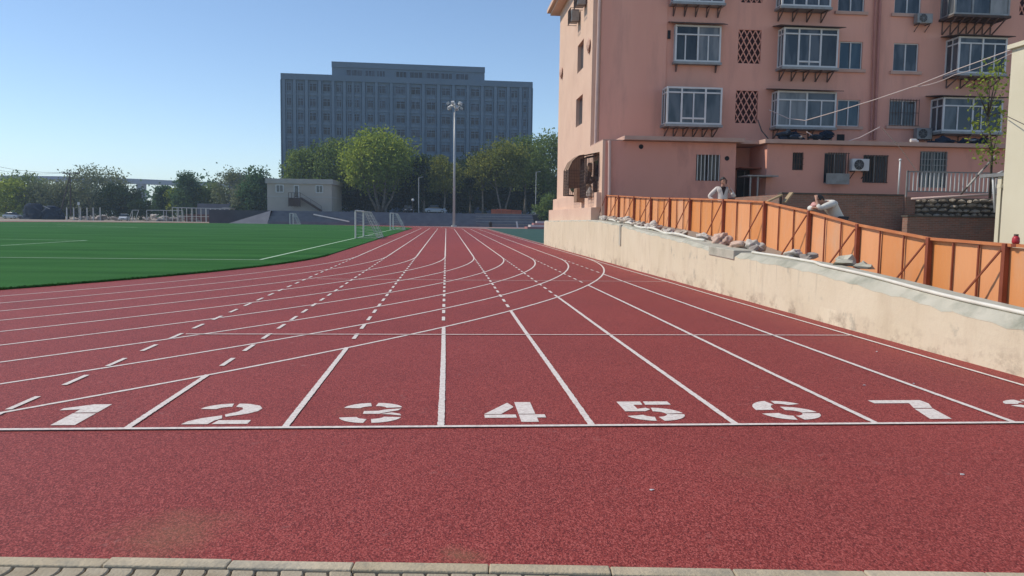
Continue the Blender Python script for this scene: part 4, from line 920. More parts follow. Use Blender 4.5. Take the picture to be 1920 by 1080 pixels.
tree('broadleaf_tree', 'olive tree with crooked bare lower trunk left of the yellowing forked tree', TB(905, 174, UZ), TH(905, 282, 174, UZ), 7.5, .4, 60, 65, .26, 'leaf_ye', .2, group=g1)
tree('broadleaf_tree', 'tall greyish green tree at the right corner of the grey building', TB(984, 182, UZ), TH(984, 252, 182, UZ), 9.0, .3, 80, 70, .28, 'leaf_md', .28, group=g1)
tree('broadleaf_tree', 'tall tree half hidden behind the sunlit pink block', TB(1030, 176, UZ), TH(1030, 245, 176, UZ), 9.5, .15, 100, 75, .28, 'leaf_md', .28, group=g1)
tree('shrub', 'round green shrub beside the sunlit corner of the pink block', TB(1028, 158, 1.0), TH(1028, 366, 158, 1.0), 5.5, .03, 35, 60, .25, 'leaf_md', .1, group='shrubs at the far end of the field', cat='shrub')
# dark-leaved second row added to stand in for the deep shade under the crowns
for px, w, py in [(668, 12, 330), (700, 12, 318), (752, 12, 318), (800, 12, 318), (856, 12, 322), (905, 13, 316), (960, 13, 318), (1010, 13, 318), (1050, 12, 320)]:
    pass
rowlab = ['dark tree added as deep shade left of the largest bright tree', 'dark tree added as shade straight behind the stems of the largest bright tree', 'dark tree added as shade between the largest tree and the dark narrow tree',
          'dark tree added as shade behind the parked cars', 'dark tree added as shade behind the floodlight mast', 'dark tree added as shade behind the crooked trunk', 'dark tree added as shade behind the orange barrier', 'dark tree added as shade next to the pink block']
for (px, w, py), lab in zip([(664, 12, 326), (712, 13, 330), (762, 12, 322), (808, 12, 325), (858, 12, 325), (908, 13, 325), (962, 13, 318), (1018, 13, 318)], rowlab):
    tree('shade_fill_tree', lab, TB(px, 188, UZ), TH(px, py, 188, UZ), w, .02, 80, 70, .42, 'leaf_dk', .15, 'barkd', group='dark second row of trees added as shade', cat='tree', D=5)
# left side
g2 = 'trees beyond the far side of the pitch'
def LT(px, py, Y, w, lab, m, shape='round', c0=.12, n=80, nl=70, size=.3, name='broadleaf_tree', ntr=1, tr=.25, z=0, bark='barkd', D=None):
    tree(name, lab, TB(px, Y, z), TH(px, py, Y, z), w, c0, n, nl, size, m, tr, bark, ntr, shape, group=g2, D=D)
LT(10, 333, 205, 14, 'light green tree at the left edge beyond the pitch', 'leaf_br', c0=.08)
LT(48, 326, 212, 13, 'taller light green tree second from the left edge', 'leaf_md', c0=.08)
LT(92, 338, 208, 14, 'grey green tree left of the twin pole', 'leaf_gy', c0=.08)
LT(128, 345, 214, 11, 'pale green bushy tree behind the twin pole', 'leaf_br', c0=.05)
LT(182, 306, 210, 19, 'broad domed thinly leaved tree over the white car', 'leaf_gy', 'dome', .1, 130, 60, .28, ntr=3, tr=.35, bark='bark')
LT(228, 345, 205, 11, 'dark dense tree under the right side of the domed tree', 'leaf_dk', c0=.03, n=90)
LT(160, 352, 216, 10, 'dark bushy tree under the left side of the domed tree', 'leaf_bg', c0=.03)
LT(308, 345, 215, 7, 'small dark green tree just right of the bridge pier', 'leaf_bg', 'cone', .05)
LT(352, 323, 210, 9.5, 'feathery upright green tree behind the steel frames', 'leaf_bg', 'cone', .05, 90)
LT(335, 350, 214, 7, 'pale green low tree between two upright trees', 'leaf_br', c0=.05, n=50)
LT(392, 340, 212, 9, 'light green rounded tree behind the steel shelter', 'leaf_md', c0=.05)
LT(436, 314, 205, 9, 'thinly leaved dark stemmed tree left of the cabin', 'leaf_gy', c0=.25, n=70, nl=40, ntr=2, tr=.3)
LT(486, 313, 196, 8.5, 'dense green tree touching the left wall of the prefab cabin', 'leaf_bg', c0=.04, n=100)
LT(462, 342, 199, 7, 'grey green lower tree between the thin tree and the dense tree', 'leaf_gy', c0=.04, n=60)
for px, py, w, lab in [(452, 385, 5, 'dark low shrub left of the terrace end'), (268, 372, 6, 'dark low shrub under the bridge pier')]:
    tree('shrub', lab, TB(px, 190, 0), TH(px, py, 190, 0), w, .02, 30, 60, .25, 'leaf_dk', .1, 'barkd', group='shrubs at the far end of the field', cat='shrub')
# far treeline as one mass
pts = []; 
for i in range(420):
    x = rng.uniform(-420, 40); Y = rng.uniform(300, 340); hh = 8+4*math.sin(x*.05)+3*math.sin(x*.13)
    n = 40; p = rng.normal(size=(n, 3))*np.array([3, 3, 2.2])+np.array([x, Y, rng.uniform(1, hh)]); pts.append(p)
P = np.concatenate(pts); P = P[P[:, 2] > .1]
fo = foliage('far_woodland', P, rng.uniform(0, 1, len(P)), .8, 'leaf_bg', None); tag(fo, 'distant dark green woodland band beyond the trees of the pitch', 'woodland', kind='stuff')
M['blade'] = leaf_mat('turf_blade', (.020, .085, .020), (.05, .15, .04), .2)
th = rng.uniform(-PI/2*.62, .0, 9000); rr_ = Rp+rng.normal(size=9000)*.022
P = np.stack([CX+rr_*np.cos(th), CY+rr_*np.sin(th), rng.uniform(.008, .05, 9000)], 1)
tag(foliage('grass', P, rng.uniform(0, 1, 9000), .026, 'blade', None), 'ragged fringe of green turf blades along the near curve of the pitch', 'grass', kind='stuff')
# sapling beside the pale building
sp = thing('sapling', 'thin straggly sapling with sparse leaves beside the pale building', 'sapling', (atY(1856, 360, 29.2).x, 29.2, 1.6))
b0 = Vector(sp.location); sm = MB()
stem = [atY(1856, 372, 29.2), atY(1860, 290, 29.2), atY(1852, 220, 29.2), atY(1868, 140, 29.2)]
sm.tube(stem, [.05, .04, .03, .012], 6); tips = []
for px, py, f in [(1826, 162, 2), (1880, 130, 2), (1858, 128, 2), (1838, 185, 2), (1878, 175, 2), (1842, 205, 2), (1880, 215, 2), (1836, 240, 1), (1850, 262, 1), (1870, 285, 1), (1840, 285, 1), (1876, 240, 1), (1866, 150, 2), (1852, 150, 2), (1848, 232, 2), (1862, 196, 2), (1872, 160, 2), (1866, 275, 1), (1858, 300, 1)]:
    e0 = atY(px, py, 29.2+random.uniform(-.6, .6)); sm.tube([stem[f], (stem[f]+e0)/2+Vector((0, 0, .1)), e0], [.02, .014, .005], 5); tips.append(e0)
sm.build('trunk', 'barkd', sp, smooth=True)
pts = np.concatenate([rng.normal(size=(26, 3))*np.array([.22, .2, .2])+np.array(t_-b0) for t_ in tips]); foliage('crown', pts, rng.uniform(.2, 1, len(pts)), .085, 'leaf_br', sp)

# ================================================================== GREY OFFICE BUILDING
ob = thing('office_building', 'wide grey office building with stepped roof and rows of windows behind the trees', 'building', TB(762, 205, UZ))
O = ob.location.copy(); ob.rotation_euler.z = R(2.6)
cs, sn = math.cos(R(2.6)), math.sin(R(2.6))
def ox(px, py):          # pixel to facade-plane local (u, z)
    d = ray(px, py); n = Vector((-sn, cs, 0)); t = (O-Vector((0, 0, CH))).dot(n)/d.dot(n); p = d*t+Vector((0, 0, CH))-O
    return p.x*cs+p.y*sn, p.z
uL, zL = ox(527, 138); uR, zR_ = ox(998, 156); u1, zU = ox(622, 116); u2, _ = ox(909, 127); zM = (zL+zR_)/2
mb = MB().box(uL, uR, 0, 22, 0, zM); mb.build('wall', 'grey_b', ob, local=True)
MB().box(u1, u2, .3, 20, zM, zU).build('upper_storey', 'grey_b', ob, local=True)
MB().box(uL-.06, uR+.06, -.48, 22.1, zM-1.3, zM+.15).build('parapet', 'grey_b', ob, local=True)
MB().box(u1-.06, u2+.06, .1, 20.1, zU-1.2, zU+.15).build('parapet', 'grey_b', ob, local=True)
xz = lambda zx: ox(500+zx*.29167, 250)[0]
colsx = [(145, 40), (220, 44), (298, 44), (390, 52), (468, 36), (535, 34), (578, 34), (670, 40), (740, 44), (862, 58), (955, 62), (1057, 60), (1150, 60), (1245, 56), (1338, 56), (1427, 44), (1508, 44), (1590, 40), (1665, 40)]
rows = [ox(700, 100+yy*.29167)[1] for yy in (232, 327, 418, 508, 600, 692, 785)]
wm = {}
cnt = 0
for ri, zc_ in enumerate(rows):
    for ci, (zx, w) in enumerate(colsx):
        u = xz(zx); ww = w*.29167*205/1500*(1.25 if ri == 0 else 1.0); hh = 1.95
        if ri >= 5: continue
        key = (round(ww, 2),)
        if key not in wm:
            f = MB(); t = .12
            for a, b, c, d in ((-ww/2, ww/2, -hh/2, -hh/2+t), (-ww/2, ww/2, hh/2-t, hh/2), (-ww/2, -ww/2+t, -hh/2+t, hh/2-t), (ww/2-t, ww/2, -hh/2+t, hh/2-t), (-.06, .06, -hh/2+t, hh/2-t)): f.box(a, b, -.10, .0, c, d)
            f.box(-ww/2+t, ww/2-t, -.098, 0, hh*.18-.05, hh*.18+.05)
            fo = f.build('window', 'grey_p', ob, local=True)
            pn = MB().add([(-ww/2+.05, -.04, -hh/2+.05), (ww/2-.05, -.04, -hh/2+.05), (ww/2-.05, -.04, hh/2-.05), (-ww/2+.05, -.04, hh/2-.05)], [(0, 1, 2, 3)]).build('pane', 'glassfar', fo, local=True)
            wm[key] = fo; o_ = fo
        else: o_ = copy_tree(wm[key], ob)
        o_.location = (u, -.02, zc_); cnt += 1
hid = MB()
for zc_ in rows[5:]:
    for zx, w in colsx:
        u = xz(zx); ww = w*.29167*205/1500; hid.box(u-ww/2, u+ww/2, -.05, -.01, zc_-1, zc_+1)
tag(hid.build('window', 'glassfar', ob, local=True), kind='stuff')
zup = ox(760, 100+148*.29167)[1]
for zx, w in [(565, 100), (665, 60), (735, 50), (865, 65), (960, 80), (1065, 80), (1155, 70), (1255, 80)]:
    u = xz(zx); ww = w*.29167*205/1500; f = MB()
    for k in range(4): x = u-ww/2+ww*k/3; f.box(x-.07, x+.07, .16, .28, zup-1.2, zup+1.2)
    f.box(u-ww/2, u+ww/2, .165, .275, zup+1.1, zup+1.25); f.box(u-ww/2, u+ww/2, .165, .275, zup-1.25, zup-1.1)
    fo = f.build('window', 'grey_p', ob, local=True)
    MB().box(u-ww/2, u+ww/2, .24, .29, zup-1.15, zup+1.15).build('pane', 'glassfar', fo, local=True)
edges = [uL+.6]+[(xz(a[0])+xz(b[0]))/2 for a, b in zip(colsx, colsx[1:])]+[uR-.6]
for i, u in enumerate(edges):
    w = .75 if i not in (6,) else .3
    MB().box(u-w/2, u+w/2, -.42, -.002, 0, zM-1.32).build('pilaster', 'grey_p', ob, local=True)
    for du in (-w*.9, w*.9): MB().box(u+du-.12, u+du+.12, -.22, -.003, 0, zM-1.33).build('pilaster_fin', 'grey_b', ob, local=True)
for zc_ in rows[:6]:
    MB().box(uL+.2, uR-.2, -.16, -.004, zc_-1.95, zc_-1.45).build('floor_band', 'grey_p', ob, local=True)
for px, w, h in [(725, 1.2, 1.0), (732, .8, 1.0), (805, 1.6, 1.2), (795, 1.0, .7)]:
    u = ox(px, 118)[0]; MB().box(u-w/2, u+w/2, 6, 8, zU, zU+h).build('roof_unit', 'iron', ob, local=True)
for px in (937, 985, 910):
    u = ox(px, 150)[0]; MB().box(u-.8, u+.8, 6, 8, zM, zM+.9).build('roof_unit', 'iron', ob, local=True)

# ================================================================== FLOODLIGHT MAST
lp = onz(851, 425); ZTOP = atY(850, 197, lp.y).z
lm = thing('floodlight_mast', 'tall pale floodlight mast with a ring of lamps at the far end of the track', 'lamp mast', (lp.x, lp.y, 0))
MB().tube([(0, 0, 0), (0, 0, ZTOP)], [.25, .14], 12).build('pole', 'pole', lm, local=True, smooth=True)
MB().tube([(0, 0, 0), (0, 0, .25)], .5, 12).build('base_plate', 'pole', lm, local=True)
rg = MB(); rg.tube([(1.0*math.cos(a), 1.0*math.sin(a), ZTOP-.2) for a in np.linspace(0, 2*PI, 17)], .07, 6)
for a in np.linspace(0, 2*PI, 9)[:-1]: rg.bar((0, 0, ZTOP-.2), (1.0*math.cos(a), 1.0*math.sin(a), ZTOP-.2), .06)
rg.build('lamp_ring', 'pole', lm, local=True)
for i, a in enumerate(np.linspace(0, 2*PI, 11)[:-1]):
    x, y = 1.1*math.cos(a), 1.1*math.sin(a); zo = .5 if i % 2 else -.35
    o_ = MB().bar((x*.92, y*.92, ZTOP-.05+zo), (x*1.3, y*1.3, ZTOP-.35+zo), .55, .40).build('lamp_head', 'pole', lm, local=True)
    MB().bar((x*1.3, y*1.3, ZTOP-.35+zo), (x*1.32, y*1.32, ZTOP-.365+zo), .5, .35).build('lens', 'lamp', o_, local=True)
MB().tube([(0, 0, ZTOP), (0, 0, ZTOP+.5)], [.22, .06], 8).build('mast_cap', 'pole', lm, local=True)

# ================================================================== TERRACE (stand), upper ground
sxl, sxr = atY(500, 400, 152).x, atY(1003, 420, 152).x
ug = MB().box(sxl-12, 70, 157.6, 260, -.5, UZ-.02); struct(ug.build('upper_ground', 'asphalt'))
tc = bpy.data.objects.new('terrace', None); col.objects.link(tc); struct(tc)
for k in range(5): MB().box(sxl+.02, sxr, 152.6+k*1.0, 157.62, -.1+k*.5 if k else -.1, (k+1)*.5+.01).build('step', 'stand', tc)
for k in range(5): MB().box(atY(893, 400, 152).x, sxr-.1, 152.55+k*1.0, 152.7+k*1.0, (k+1)*.5+.011, (k+1)*.5+.05).build('step_edge', 'steps_white' if k in (1, 3) else 'kerb', tc)
rp = MB(); xa_ = atY(425, 410, 152).x
rp.add([(xa_, 152.7, 0), (sxl, 152.7, 0), (sxl, 157.7, 0), (xa_, 157.7, 0), (sxl, 155.5, UZ-.03), (sxl, 157.7, UZ-.03)], [(0, 1, 4), (0, 4, 5, 3)]); rp.build('embankment', 'stand', tc)
a, b = atY(588, 402, 155), onz(655, 415, 1.0); MB().bar(atY(588, 402, 155.4), atY(655, 415.5, 152.4), .16, .2).build('stair_edge', 'steps_white', tc)
# pink and white steps at the right
ss = bpy.data.objects.new('side_steps', None); col.objects.link(ss); struct(ss)
for k in range(4):
    x0_ = atY(988+k*7, 424, 132).x; MB().box(x0_, x0_+12, 131+k*1.1, 136, -.02, .32*(k+1)).build('step', 'steps_red' if k % 2 == 0 else 'steps_white', ss)

# ================================================================== PREFAB CABIN
Yc = 160.5
pc_ = thing('prefab_cabin', 'two storey beige prefab cabin with outside stairs at the end of the terrace', 'building', TB(560, Yc, UZ-.05))
x0, x1, zb_, zt_ = rectY(501, 336, 622, 400, Yc); zb_ = UZ-.3
MB().box(x0, x1, Yc, Yc+15, zb_, zt_-.9).build('wall', 'prefab', pc_)
MB().box(x0-.25, x1+.25, Yc-.3, Yc+15.3, zt_-.9, zt_+.05).build('roof_band', 'prefabroof', pc_)
zmid = atY(560, 369, Yc).z; MB().box(x0-.03, x1+.03, Yc-.06, Yc+15.03, zmid-.14, zmid+.14).build('storey_band', 'prefabroof', pc_)
fs_ = MB()
for k in range(38): x = x0+(x1-x0)*k/37; fs_.box(x-.03, x+.03, Yc-.35, Yc-.302, zt_-.85, zt_)
fs_.build('roof_rib', 'prefabroof', pc_)
for q in ((517, 346, 532, 361), (592, 347, 606, 362)):
    a, b, c, d = rectY(*q, Yc); f = MB(); t = .16
    for e_ in ((a, b, c, c+t), (a, b, d-t, d), (a, a+t, c+t, d-t), (b-t, b, c+t, d-t), ((a+b)/2-.04, (a+b)/2+.04, c+t, d-t)): f.box(e_[0], e_[1], Yc-.1, Yc-.005, e_[2], e_[3])
    fo = f.build('window', 'white', pc_); MB().box(a+.02, b-.02, Yc-.05, Yc-.006, c+.02, d-.02).build('pane', 'glass', fo)
a, b, c, d = rectY(551, 347, 561, 369, Yc); fo = MB().box(a, a+.16, Yc-.1, Yc-.005, c, d).box(b-.16, b, Yc-.1, Yc-.005, c, d).box(a+.16, b-.16, Yc-.1, Yc-.005, d-.16, d).build('door', 'white', pc_); MB().box(a+.17, b-.17, Yc-.06, Yc-.006, c, d-.17).build('door_leaf', 'glass', fo)
a, b, c, d = rectY(541, 371, 563, 386, Yc-1.5)
MB().box(a, b, Yc-1.5, Yc-.1, d-.12, d).build('landing', 'iron', pc_)
lr = MB().box(a, b, Yc-1.52, Yc-1.47, d-1.6, d-.15)
for k in range(5): x = a+(b-a)*k/4; lr.box(x-.04, x+.04, Yc-1.55, Yc-1.45, d-1.7, d+1.0)
lr.box(a, b, Yc-1.55, Yc-1.47, d+.95, d+1.03); lr.build('landing_railing', 'iron', pc_)
e0 = atY(603, 397, Yc-1); sg = MB().bar((b, Yc-1.4, d), (e0.x, Yc-1.4, UZ), .12, .35).bar((b, Yc-.5, d), (e0.x, Yc-.5, UZ), .12, .35)
for k in range(13): f_ = (k+.5)/13; x = b+(e0.x-b)*f_; z = d+(UZ-d)*f_; sg.box(x-.16, x+.16, Yc-1.35, Yc-.55, z+.02, z+.07)
sg.build('staircase', 'iron', pc_)
MB().bar((b, Yc-1.4, d+1), (e0.x, Yc-1.4, UZ+1), .06).bar((e0.x, Yc-1.4, UZ), (e0.x, Yc-1.4, UZ+1), .06).bar(((b+e0.x)/2, Yc-1.4, (d+UZ)/2), ((b+e0.x)/2, Yc-1.4, (d+UZ)/2+1), .06).build('stair_railing', 'iron', pc_)
# pitched roof house behind the left trees
hb = thing('gabled_shed', 'low grey shed with a long sloping roof behind the trees left of the cabin', 'shed', TB(470, 240, 0))
a, b = atY(428, 322, 240), atY(532, 336, 240); mb = MB()
MB().box(a.x, b.x, 240, 252, 0, b.z-1.2).build('wall', 'bridge', hb)
MB().add([(a.x, 239.5, a.z-.6), (b.x, 239.5, b.z-.6), (b.x, 253, b.z), (a.x, 253, a.z), (a.x, 239.5, b.z-1.3), (b.x, 239.5, b.z-1.3)], [(0, 1, 2, 3), (4, 5, 1, 0)]).build('roof', mat('slate_roof', (.10, .11, .12), (.13, .14, .15), .3, .9), hb)

# ================================================================== VIADUCT, HILL
vd = thing('viaduct', 'long concrete viaduct on tall piers on the horizon at left', 'bridge', TB(260, 620, 0))
pl_ = [atY(-60, 328, 640), atY(120, 330.5, 635), atY(260, 335.5, 630), atY(340, 339, 626), atY(440, 343, 622), atY(560, 349, 615)]
dk = MB()
for p, q in zip(pl_, pl_[1:]):
    dk.add([(p.x, p.y, p.z-3.6), (q.x, q.y, q.z-3.6), (q.x, q.y+14, q.z-3.6), (p.x, p.y+14, p.z-3.6), (p.x, p.y, p.z), (q.x, q.y, q.z), (q.x, q.y+14, q.z), (p.x, p.y+14, p.z)],
           [(0, 3, 2, 1), (4, 5, 6, 7), (0, 1, 5, 4), (1, 2, 6, 5), (2, 3, 7, 6), (3, 0, 4, 7)])
dk.build('deck', 'bridge', vd)
for px in (60, 160, 263, 365, 470):
    p = atY(px, 340, 634); MB().box(p.x-2.3, p.x+2.3, 632, 640, 0, p.z-.5).build('pier', 'bridge', vd)
hl = MB(); xs_ = list(range(-1500, 1600, 50)); vs = []
for x in xs_: hz_ = 19+8*math.sin(x*.004+1)+4*math.sin(x*.013)+1.5*math.sin(x*.05); vs += [(x, 1300, -1), (x, 1420, hz_), (x, 1900, hz_*.8), (x, 2100, -1)]
hl.add(vs, [(i*4+j, (i+1)*4+j, (i+1)*4+j+1, i*4+j+1) for i in range(len(xs_)-1) for j in range(3)]); struct(hl.build('hills', 'hill', smooth=True))

# ================================================================== FAR-LEFT CLUTTER
def car(label, pos, rz, m, group='cars parked beyond the field', L_=4.4, W_=1.78, Hh=1.5):
    t = thing('parked_car', label, 'car', pos, group, rz)
    def loft(secs, name, m_):
        mb = MB(); o = 0; n = len(secs[0])
        vs = [p for s in secs for p in s]; fs = [(i*n+j, i*n+(j+1) % n, (i+1)*n+(j+1) % n, (i+1)*n+j) for i in range(len(secs)-1) for j in range(n)]
        fs += [tuple(range(n))[::-1], tuple(range((len(secs)-1)*n, len(secs)*n))]
        o_ = mb.add(vs, fs).build(name, m_, t, local=True, smooth=False); bevel(o_, .05, 2); return o_
    def sec(y, w, z0, z1, tw=None): tw = tw or w*.94; return [(-w/2, y, z0), (w/2, y, z0), (w/2, y, (z0+z1)/2), (tw/2, y, z1), (-tw/2, y, z1), (-w/2, y, (z0+z1)/2)]
    h = L_/2
    loft([sec(-h, W_*.84, .32, .62), sec(-h+.18, W_*.96, .22, .78), sec(-h+1.1, W_, .2, .93), sec(.4, W_, .2, .96), sec(h-.6, W_, .2, .98), sec(h-.1, W_*.95, .25, .92), sec(h, W_*.86, .35, .8)], 'body', m)
    loft([sec(-h+1.05, W_*.9, .9, .95, W_*.86), sec(-h+1.75, W_*.9, .9, Hh-.04, W_*.72), sec(-.1, W_*.9, .9, Hh, W_*.74), sec(h-1.1, W_*.9, .9, Hh-.06, W_*.72), sec(h-.45, W_*.88, .9, 1.0, W_*.84)], 'cabin', 'cargls')
    loft([sec(-h+1.72, W_*.74, Hh-.06, Hh-.01, W_*.70), sec(-.1, W_*.76, Hh-.05, Hh+.02, W_*.72), sec(h-1.05, W_*.74, Hh-.1, Hh-.03, W_*.70)], 'roof', m)
    for sx in (-1, 1):
        for y in (-h+.85, h-.85):
            w_ = MB().tube([(sx*(W_/2-.2), y, .32), (sx*(W_/2+.01), y, .32)], .32, 16).build('wheel', 'tyre', t, local=True)
            MB().tube([(sx*(W_/2-.05), y, .32), (sx*(W_/2+.02), y, .32)], .2, 12).build('rim', 'carsil', w_, local=True)
        MB().box(sx*W_*.33-.16, sx*W_*.33+.16, -h-.02, -h+.1, .55, .68).build('headlight', 'lamp', t, local=True)
    MB().box(-.35, .35, -h-.015, -h+.1, .42, .54).build('grille', 'dark', t, local=True)
    return t
p = atY(233, 411, 184); car('white car parked facing the pitch under the domed tree', (p.x, p.y, -.02), R(12), M['carw'])
p = atY(24, 406, 196); car('silver car at the left edge beyond the pitch', (p.x, 196, -.02), R(70), M['carsil'])
p = atY(884, 400, 163); car('dark car parked on the terrace below the floodlight mast', (atY(765, 400, 163).x, 163, UZ-.02), R(5), M['cardk'])
car('silver car parked beside the small yellow green tree', (atY(817, 400, 164).x, 164, UZ-.02), R(88), M['carsil'])
# small van-like tricycle heap: pale box on terrace
# twin-leg utility pole
up_ = thing('utility_pole', 'twin leg wooden utility pole with a crossarm beyond the pitch', 'utility pole', TB(125, 196, 0))
tp = atY(131, 326, 196); MB().tube([atY(133, 405, 196), tp], [.2, .14], 8).build('pole_leg', 'barkd', up_); MB().tube([atY(112, 404, 196), atY(130, 332, 196)], [.18, .12], 8).build('pole_leg', 'barkd', up_)
MB().bar(atY(117, 325, 196), atY(148, 325.5, 196), .16, .18).build('crossarm', 'barkd', up_)
for px in (118, 131, 147): c = atY(px, 323, 196); MB().tube([c-Vector((0, 0, .2)), c+Vector((0, 0, .15))], .08, 6).build('insulator', 'white', up_)
def cable(pts, r, m, lab, sag=0):
    P = []
    for a, b in zip(pts, pts[1:]):
        for i in range(8): f = i/8; P.append(a.lerp(b, f)-Vector((0, 0, sag*4*f*(1-f))))
    P.append(pts[-1]); o_ = MB().tube(P, r, 6).build('cable', m, None, pts[0], smooth=True); tag(o_, lab, 'cable')
cable([atY(-40, 303, 196), atY(117, 323, 196)], .035, 'cabled', 'upper overhead line from the left edge to the twin leg pole', .8)
cable([atY(-40, 311, 196.3), atY(131, 323, 196.3)], .035, 'cabled', 'lower overhead line from the left edge to the twin leg pole', 1.0)
for i, px in enumerate((125.5, 138.5, 151, 163.5, 175, 188)):
    p = atY(px, 409, 181); o_ = MB().tube([(p.x, 181, -.02), (p.x+.02, 181, atY(px, 389, 181).z)], .13, 8).build('concrete_post', 'pole', None, (p.x, 181, 0)); tag(o_, 'one of six bare concrete posts in a row beyond the far touchline', 'post', 'bare concrete posts in a row')
p = atY(148.5, 409, 183); t = thing('sign_post', 'thin pole with a small pale sign among the concrete posts', 'sign', (p.x, 183, 0)); MB().tube([(0, 0, 0), (0, 0, 3.9)], .06, 6).build('pole', 'pole', t, local=True); MB().box(-.25, .25, -.09, -.062, 3.3, 3.9).build('sign_board', 'white', t, local=True)
# tarpaulin mound
p = atY(78, 410, 190); o_ = MB().lump((p.x-1.2, 190, 0), 3.2, 2.0, 2.5, .5, 5, 4, .05, .12).lump((p.x+1.9, 190.3, 0), 2.4, 1.8, 1.9, .55, 11, 4, .05, .12).build('tarpaulin_mound', 'tarp', None, (p.x, 190, 0), smooth=True); tag(o_, 'big mound under a dark navy tarpaulin beyond the far touchline', 'tarpaulin')
p = atY(88, 390, 186.5); MB().bar(atY(81, 386, 186.5), atY(93, 391.5, 186.5), .35, .1).build('pale_fold', 'dullmetal', o_).location = (0, 0, 0)
for ob_ in o_.children: ob_.matrix_parent_inverse = Matrix.Identity(4)
# rubble heaps
for j, (px, w, h, lab) in enumerate([(168, 3.2, 1.0, 'low brown rubble heap behind the concrete posts'), (195, 3.4, 1.2, 'rubble heap just left of the white car'), (288, 2.2, 1.5, 'pale rubble heap between the white car and the steel shelter'), (316, 2.2, .9, 'pale broken rubble at the foot of the steel frame'), (352, 2.6, 1.7, 'dark and pale rubble heap inside the steel shelter')]):
    p = atY(px, 410, 184); mb = MB()
    for k in range(26): a = random.uniform(-1, 1); mb.lump((p.x+a*w, 184+random.uniform(-1, 1), random.uniform(0, h)*(1-abs(a)*.7)), random.uniform(.25, .7), random.uniform(.25, .6), random.uniform(.15, .4), .5, j*40+k, 1)
    tag(mb.build('rubble_heap', 'rubble' if j != 2 else 'sackw', None, (p.x, 184, 0)), lab, 'rubble', 'rubble heaps beyond the far touchline')
# steel shelter frames
sf = thing('steel_shelter', 'long open steel frame shelter with thin posts beyond the pitch', 'shelter', TB(370, 178, 0))
a, b = atY(323, 389, 178), atY(430, 391, 178); zt2 = a.z
MB().bar((a.x, 178, zt2), (b.x, 178, zt2-.1), .16, .14).build('top_beam', 'pole', sf); MB().bar((a.x, 182, zt2), (b.x, 182, zt2-.1), .16, .14).build('top_beam', 'pole', sf)
for k in range(13): x = a.x+(b.x-a.x)*k/12; MB().box(x-.06, x+.06, 177.94, 178.06, -.02, zt2-.08-.1*k/12).build('post', 'whitep', sf)
for k in range(5): x = a.x+(b.x-a.x)*k/4; MB().box(x-.06, x+.06, 181.94, 182.06, -.02, zt2-.12).build('post', 'pole', sf)
MB().box(a.x+2.2, b.x, 177.96, 178.04, 1.1, 1.2).build('mid_rail', 'whitep', sf)
MB().box(atY(417, 390, 178).x, b.x+.3, 177.7, 182.3, zt2+.02, zt2+.12).build('roof_sheet', 'white', sf)
MB().box(a.x+1, b.x+2, 183, 183.2, -.02, 1.6).build('back_panel', mat('brick_red_panel', (.16, .07, .055), (.21, .10, .08), .8, .9), sf)
fr2 = thing('steel_gantry', 'low pale steel frame of two bays left of the long shelter', 'frame', TB(300, 180, 0))
a, b = atY(275, 394, 180), atY(343, 395, 180); MB().bar((a.x, 180, a.z), (b.x, 180, a.z), .13).build('top_beam', 'pole', fr2)
for px in (275, 307, 312, 343): x = atY(px, 400, 180).x; MB().box(x-.06, x+.06, 179.94, 180.06, -.02, a.z-.07).build('post', 'pole', fr2)
fr3 = thing('steel_gantry', 'small braced steel frame right beside the white car', 'frame', TB(255, 180, 0))
a, b = atY(248, 394, 180), atY(260, 394, 180); MB().bar((a.x, 180, a.z), (b.x, 180, a.z), .12).bar((a.x, 180, a.z), (atY(241, 410, 180).x, 180, 0), .11).bar((b.x, 180, a.z), (atY(253, 410, 180).x, 180, 0), .11).bar((a.x, 180, a.z), (a.x, 180, 0), .11).build('frame', 'pole', fr3)
wl_ = MB().box(atY(370, 400, 195).x, atY(432, 400, 195).x, 195, 195.3, -.02, atY(400, 382, 195).z).build('site_wall', 'stand', None, TB(400, 195, 0)); tag(wl_, 'plain grey wall behind the steel shelter', 'wall')

# ================================================================== GOALS, far-end furniture
def goal(label, x, y0, y1, h, dep, net=True):
    t = thing('football_goal', label, 'goal', (x, (y0+y1)/2, .03), 'goals on the pitch'); w = (y1-y0)/2; r = .06
    for s in (-1, 1): MB().tube([(0, s*w, 0), (0, s*w, h)], r, 8).build('post', 'white', t, local=True)
    MB().tube([(0, -w-r, h), (0, w+r, h)], r, 8).build('crossbar', 'white', t, local=True)
    f = MB()
    for s in (-1, 1): f.tube([(0, s*w, h), (dep*.4, s*w, h-.05), (dep, s*w, .05), (0, s*w, .05)], .03, 6)
    f.tube([(dep, -w, .05), (dep, w, .05)], .03, 6); f.build('back_frame', 'pole', t, local=True)
    nm = MB()
    for k in range(15):
        y = -w+2*w*k/14; nm.tube([(dep*.4, y, h-.05), (dep*.75+.1*math.sin(k), y, h*.45), (dep, y, .05)], .008, 3, False)
    for k in range(9):
        f_ = k/8; xx = dep*(.4+.6*f_); z = h-.05-(h-.1)*f_; nm.tube([(xx, -w, z), (xx+.15, 0, z-.05), (xx, w, z)], .008, 3, False)
        for s in (-1, 1): nm.tube([(0, s*w, h*(1-f_)+.05), (xx, s*w, max(z-.1, .06))], .008, 3, False)
    nm.build('net', 'net', t, local=True)
pa_ = onz(672, 447); goal('nearer white football goal standing on the right sideline of the pitch', -6.72, 60.4, 66.2, 2.05, 1.6)
goal('farther white football goal standing on the right sideline of the pitch', -6.95, 101, 106.5, 2.1, 1.6)
q_ = onz(580, 419.5); goal('small faint goal at the far end of the pitch below the cabin', q_.x, 148, 151, 2.0, 1.4)
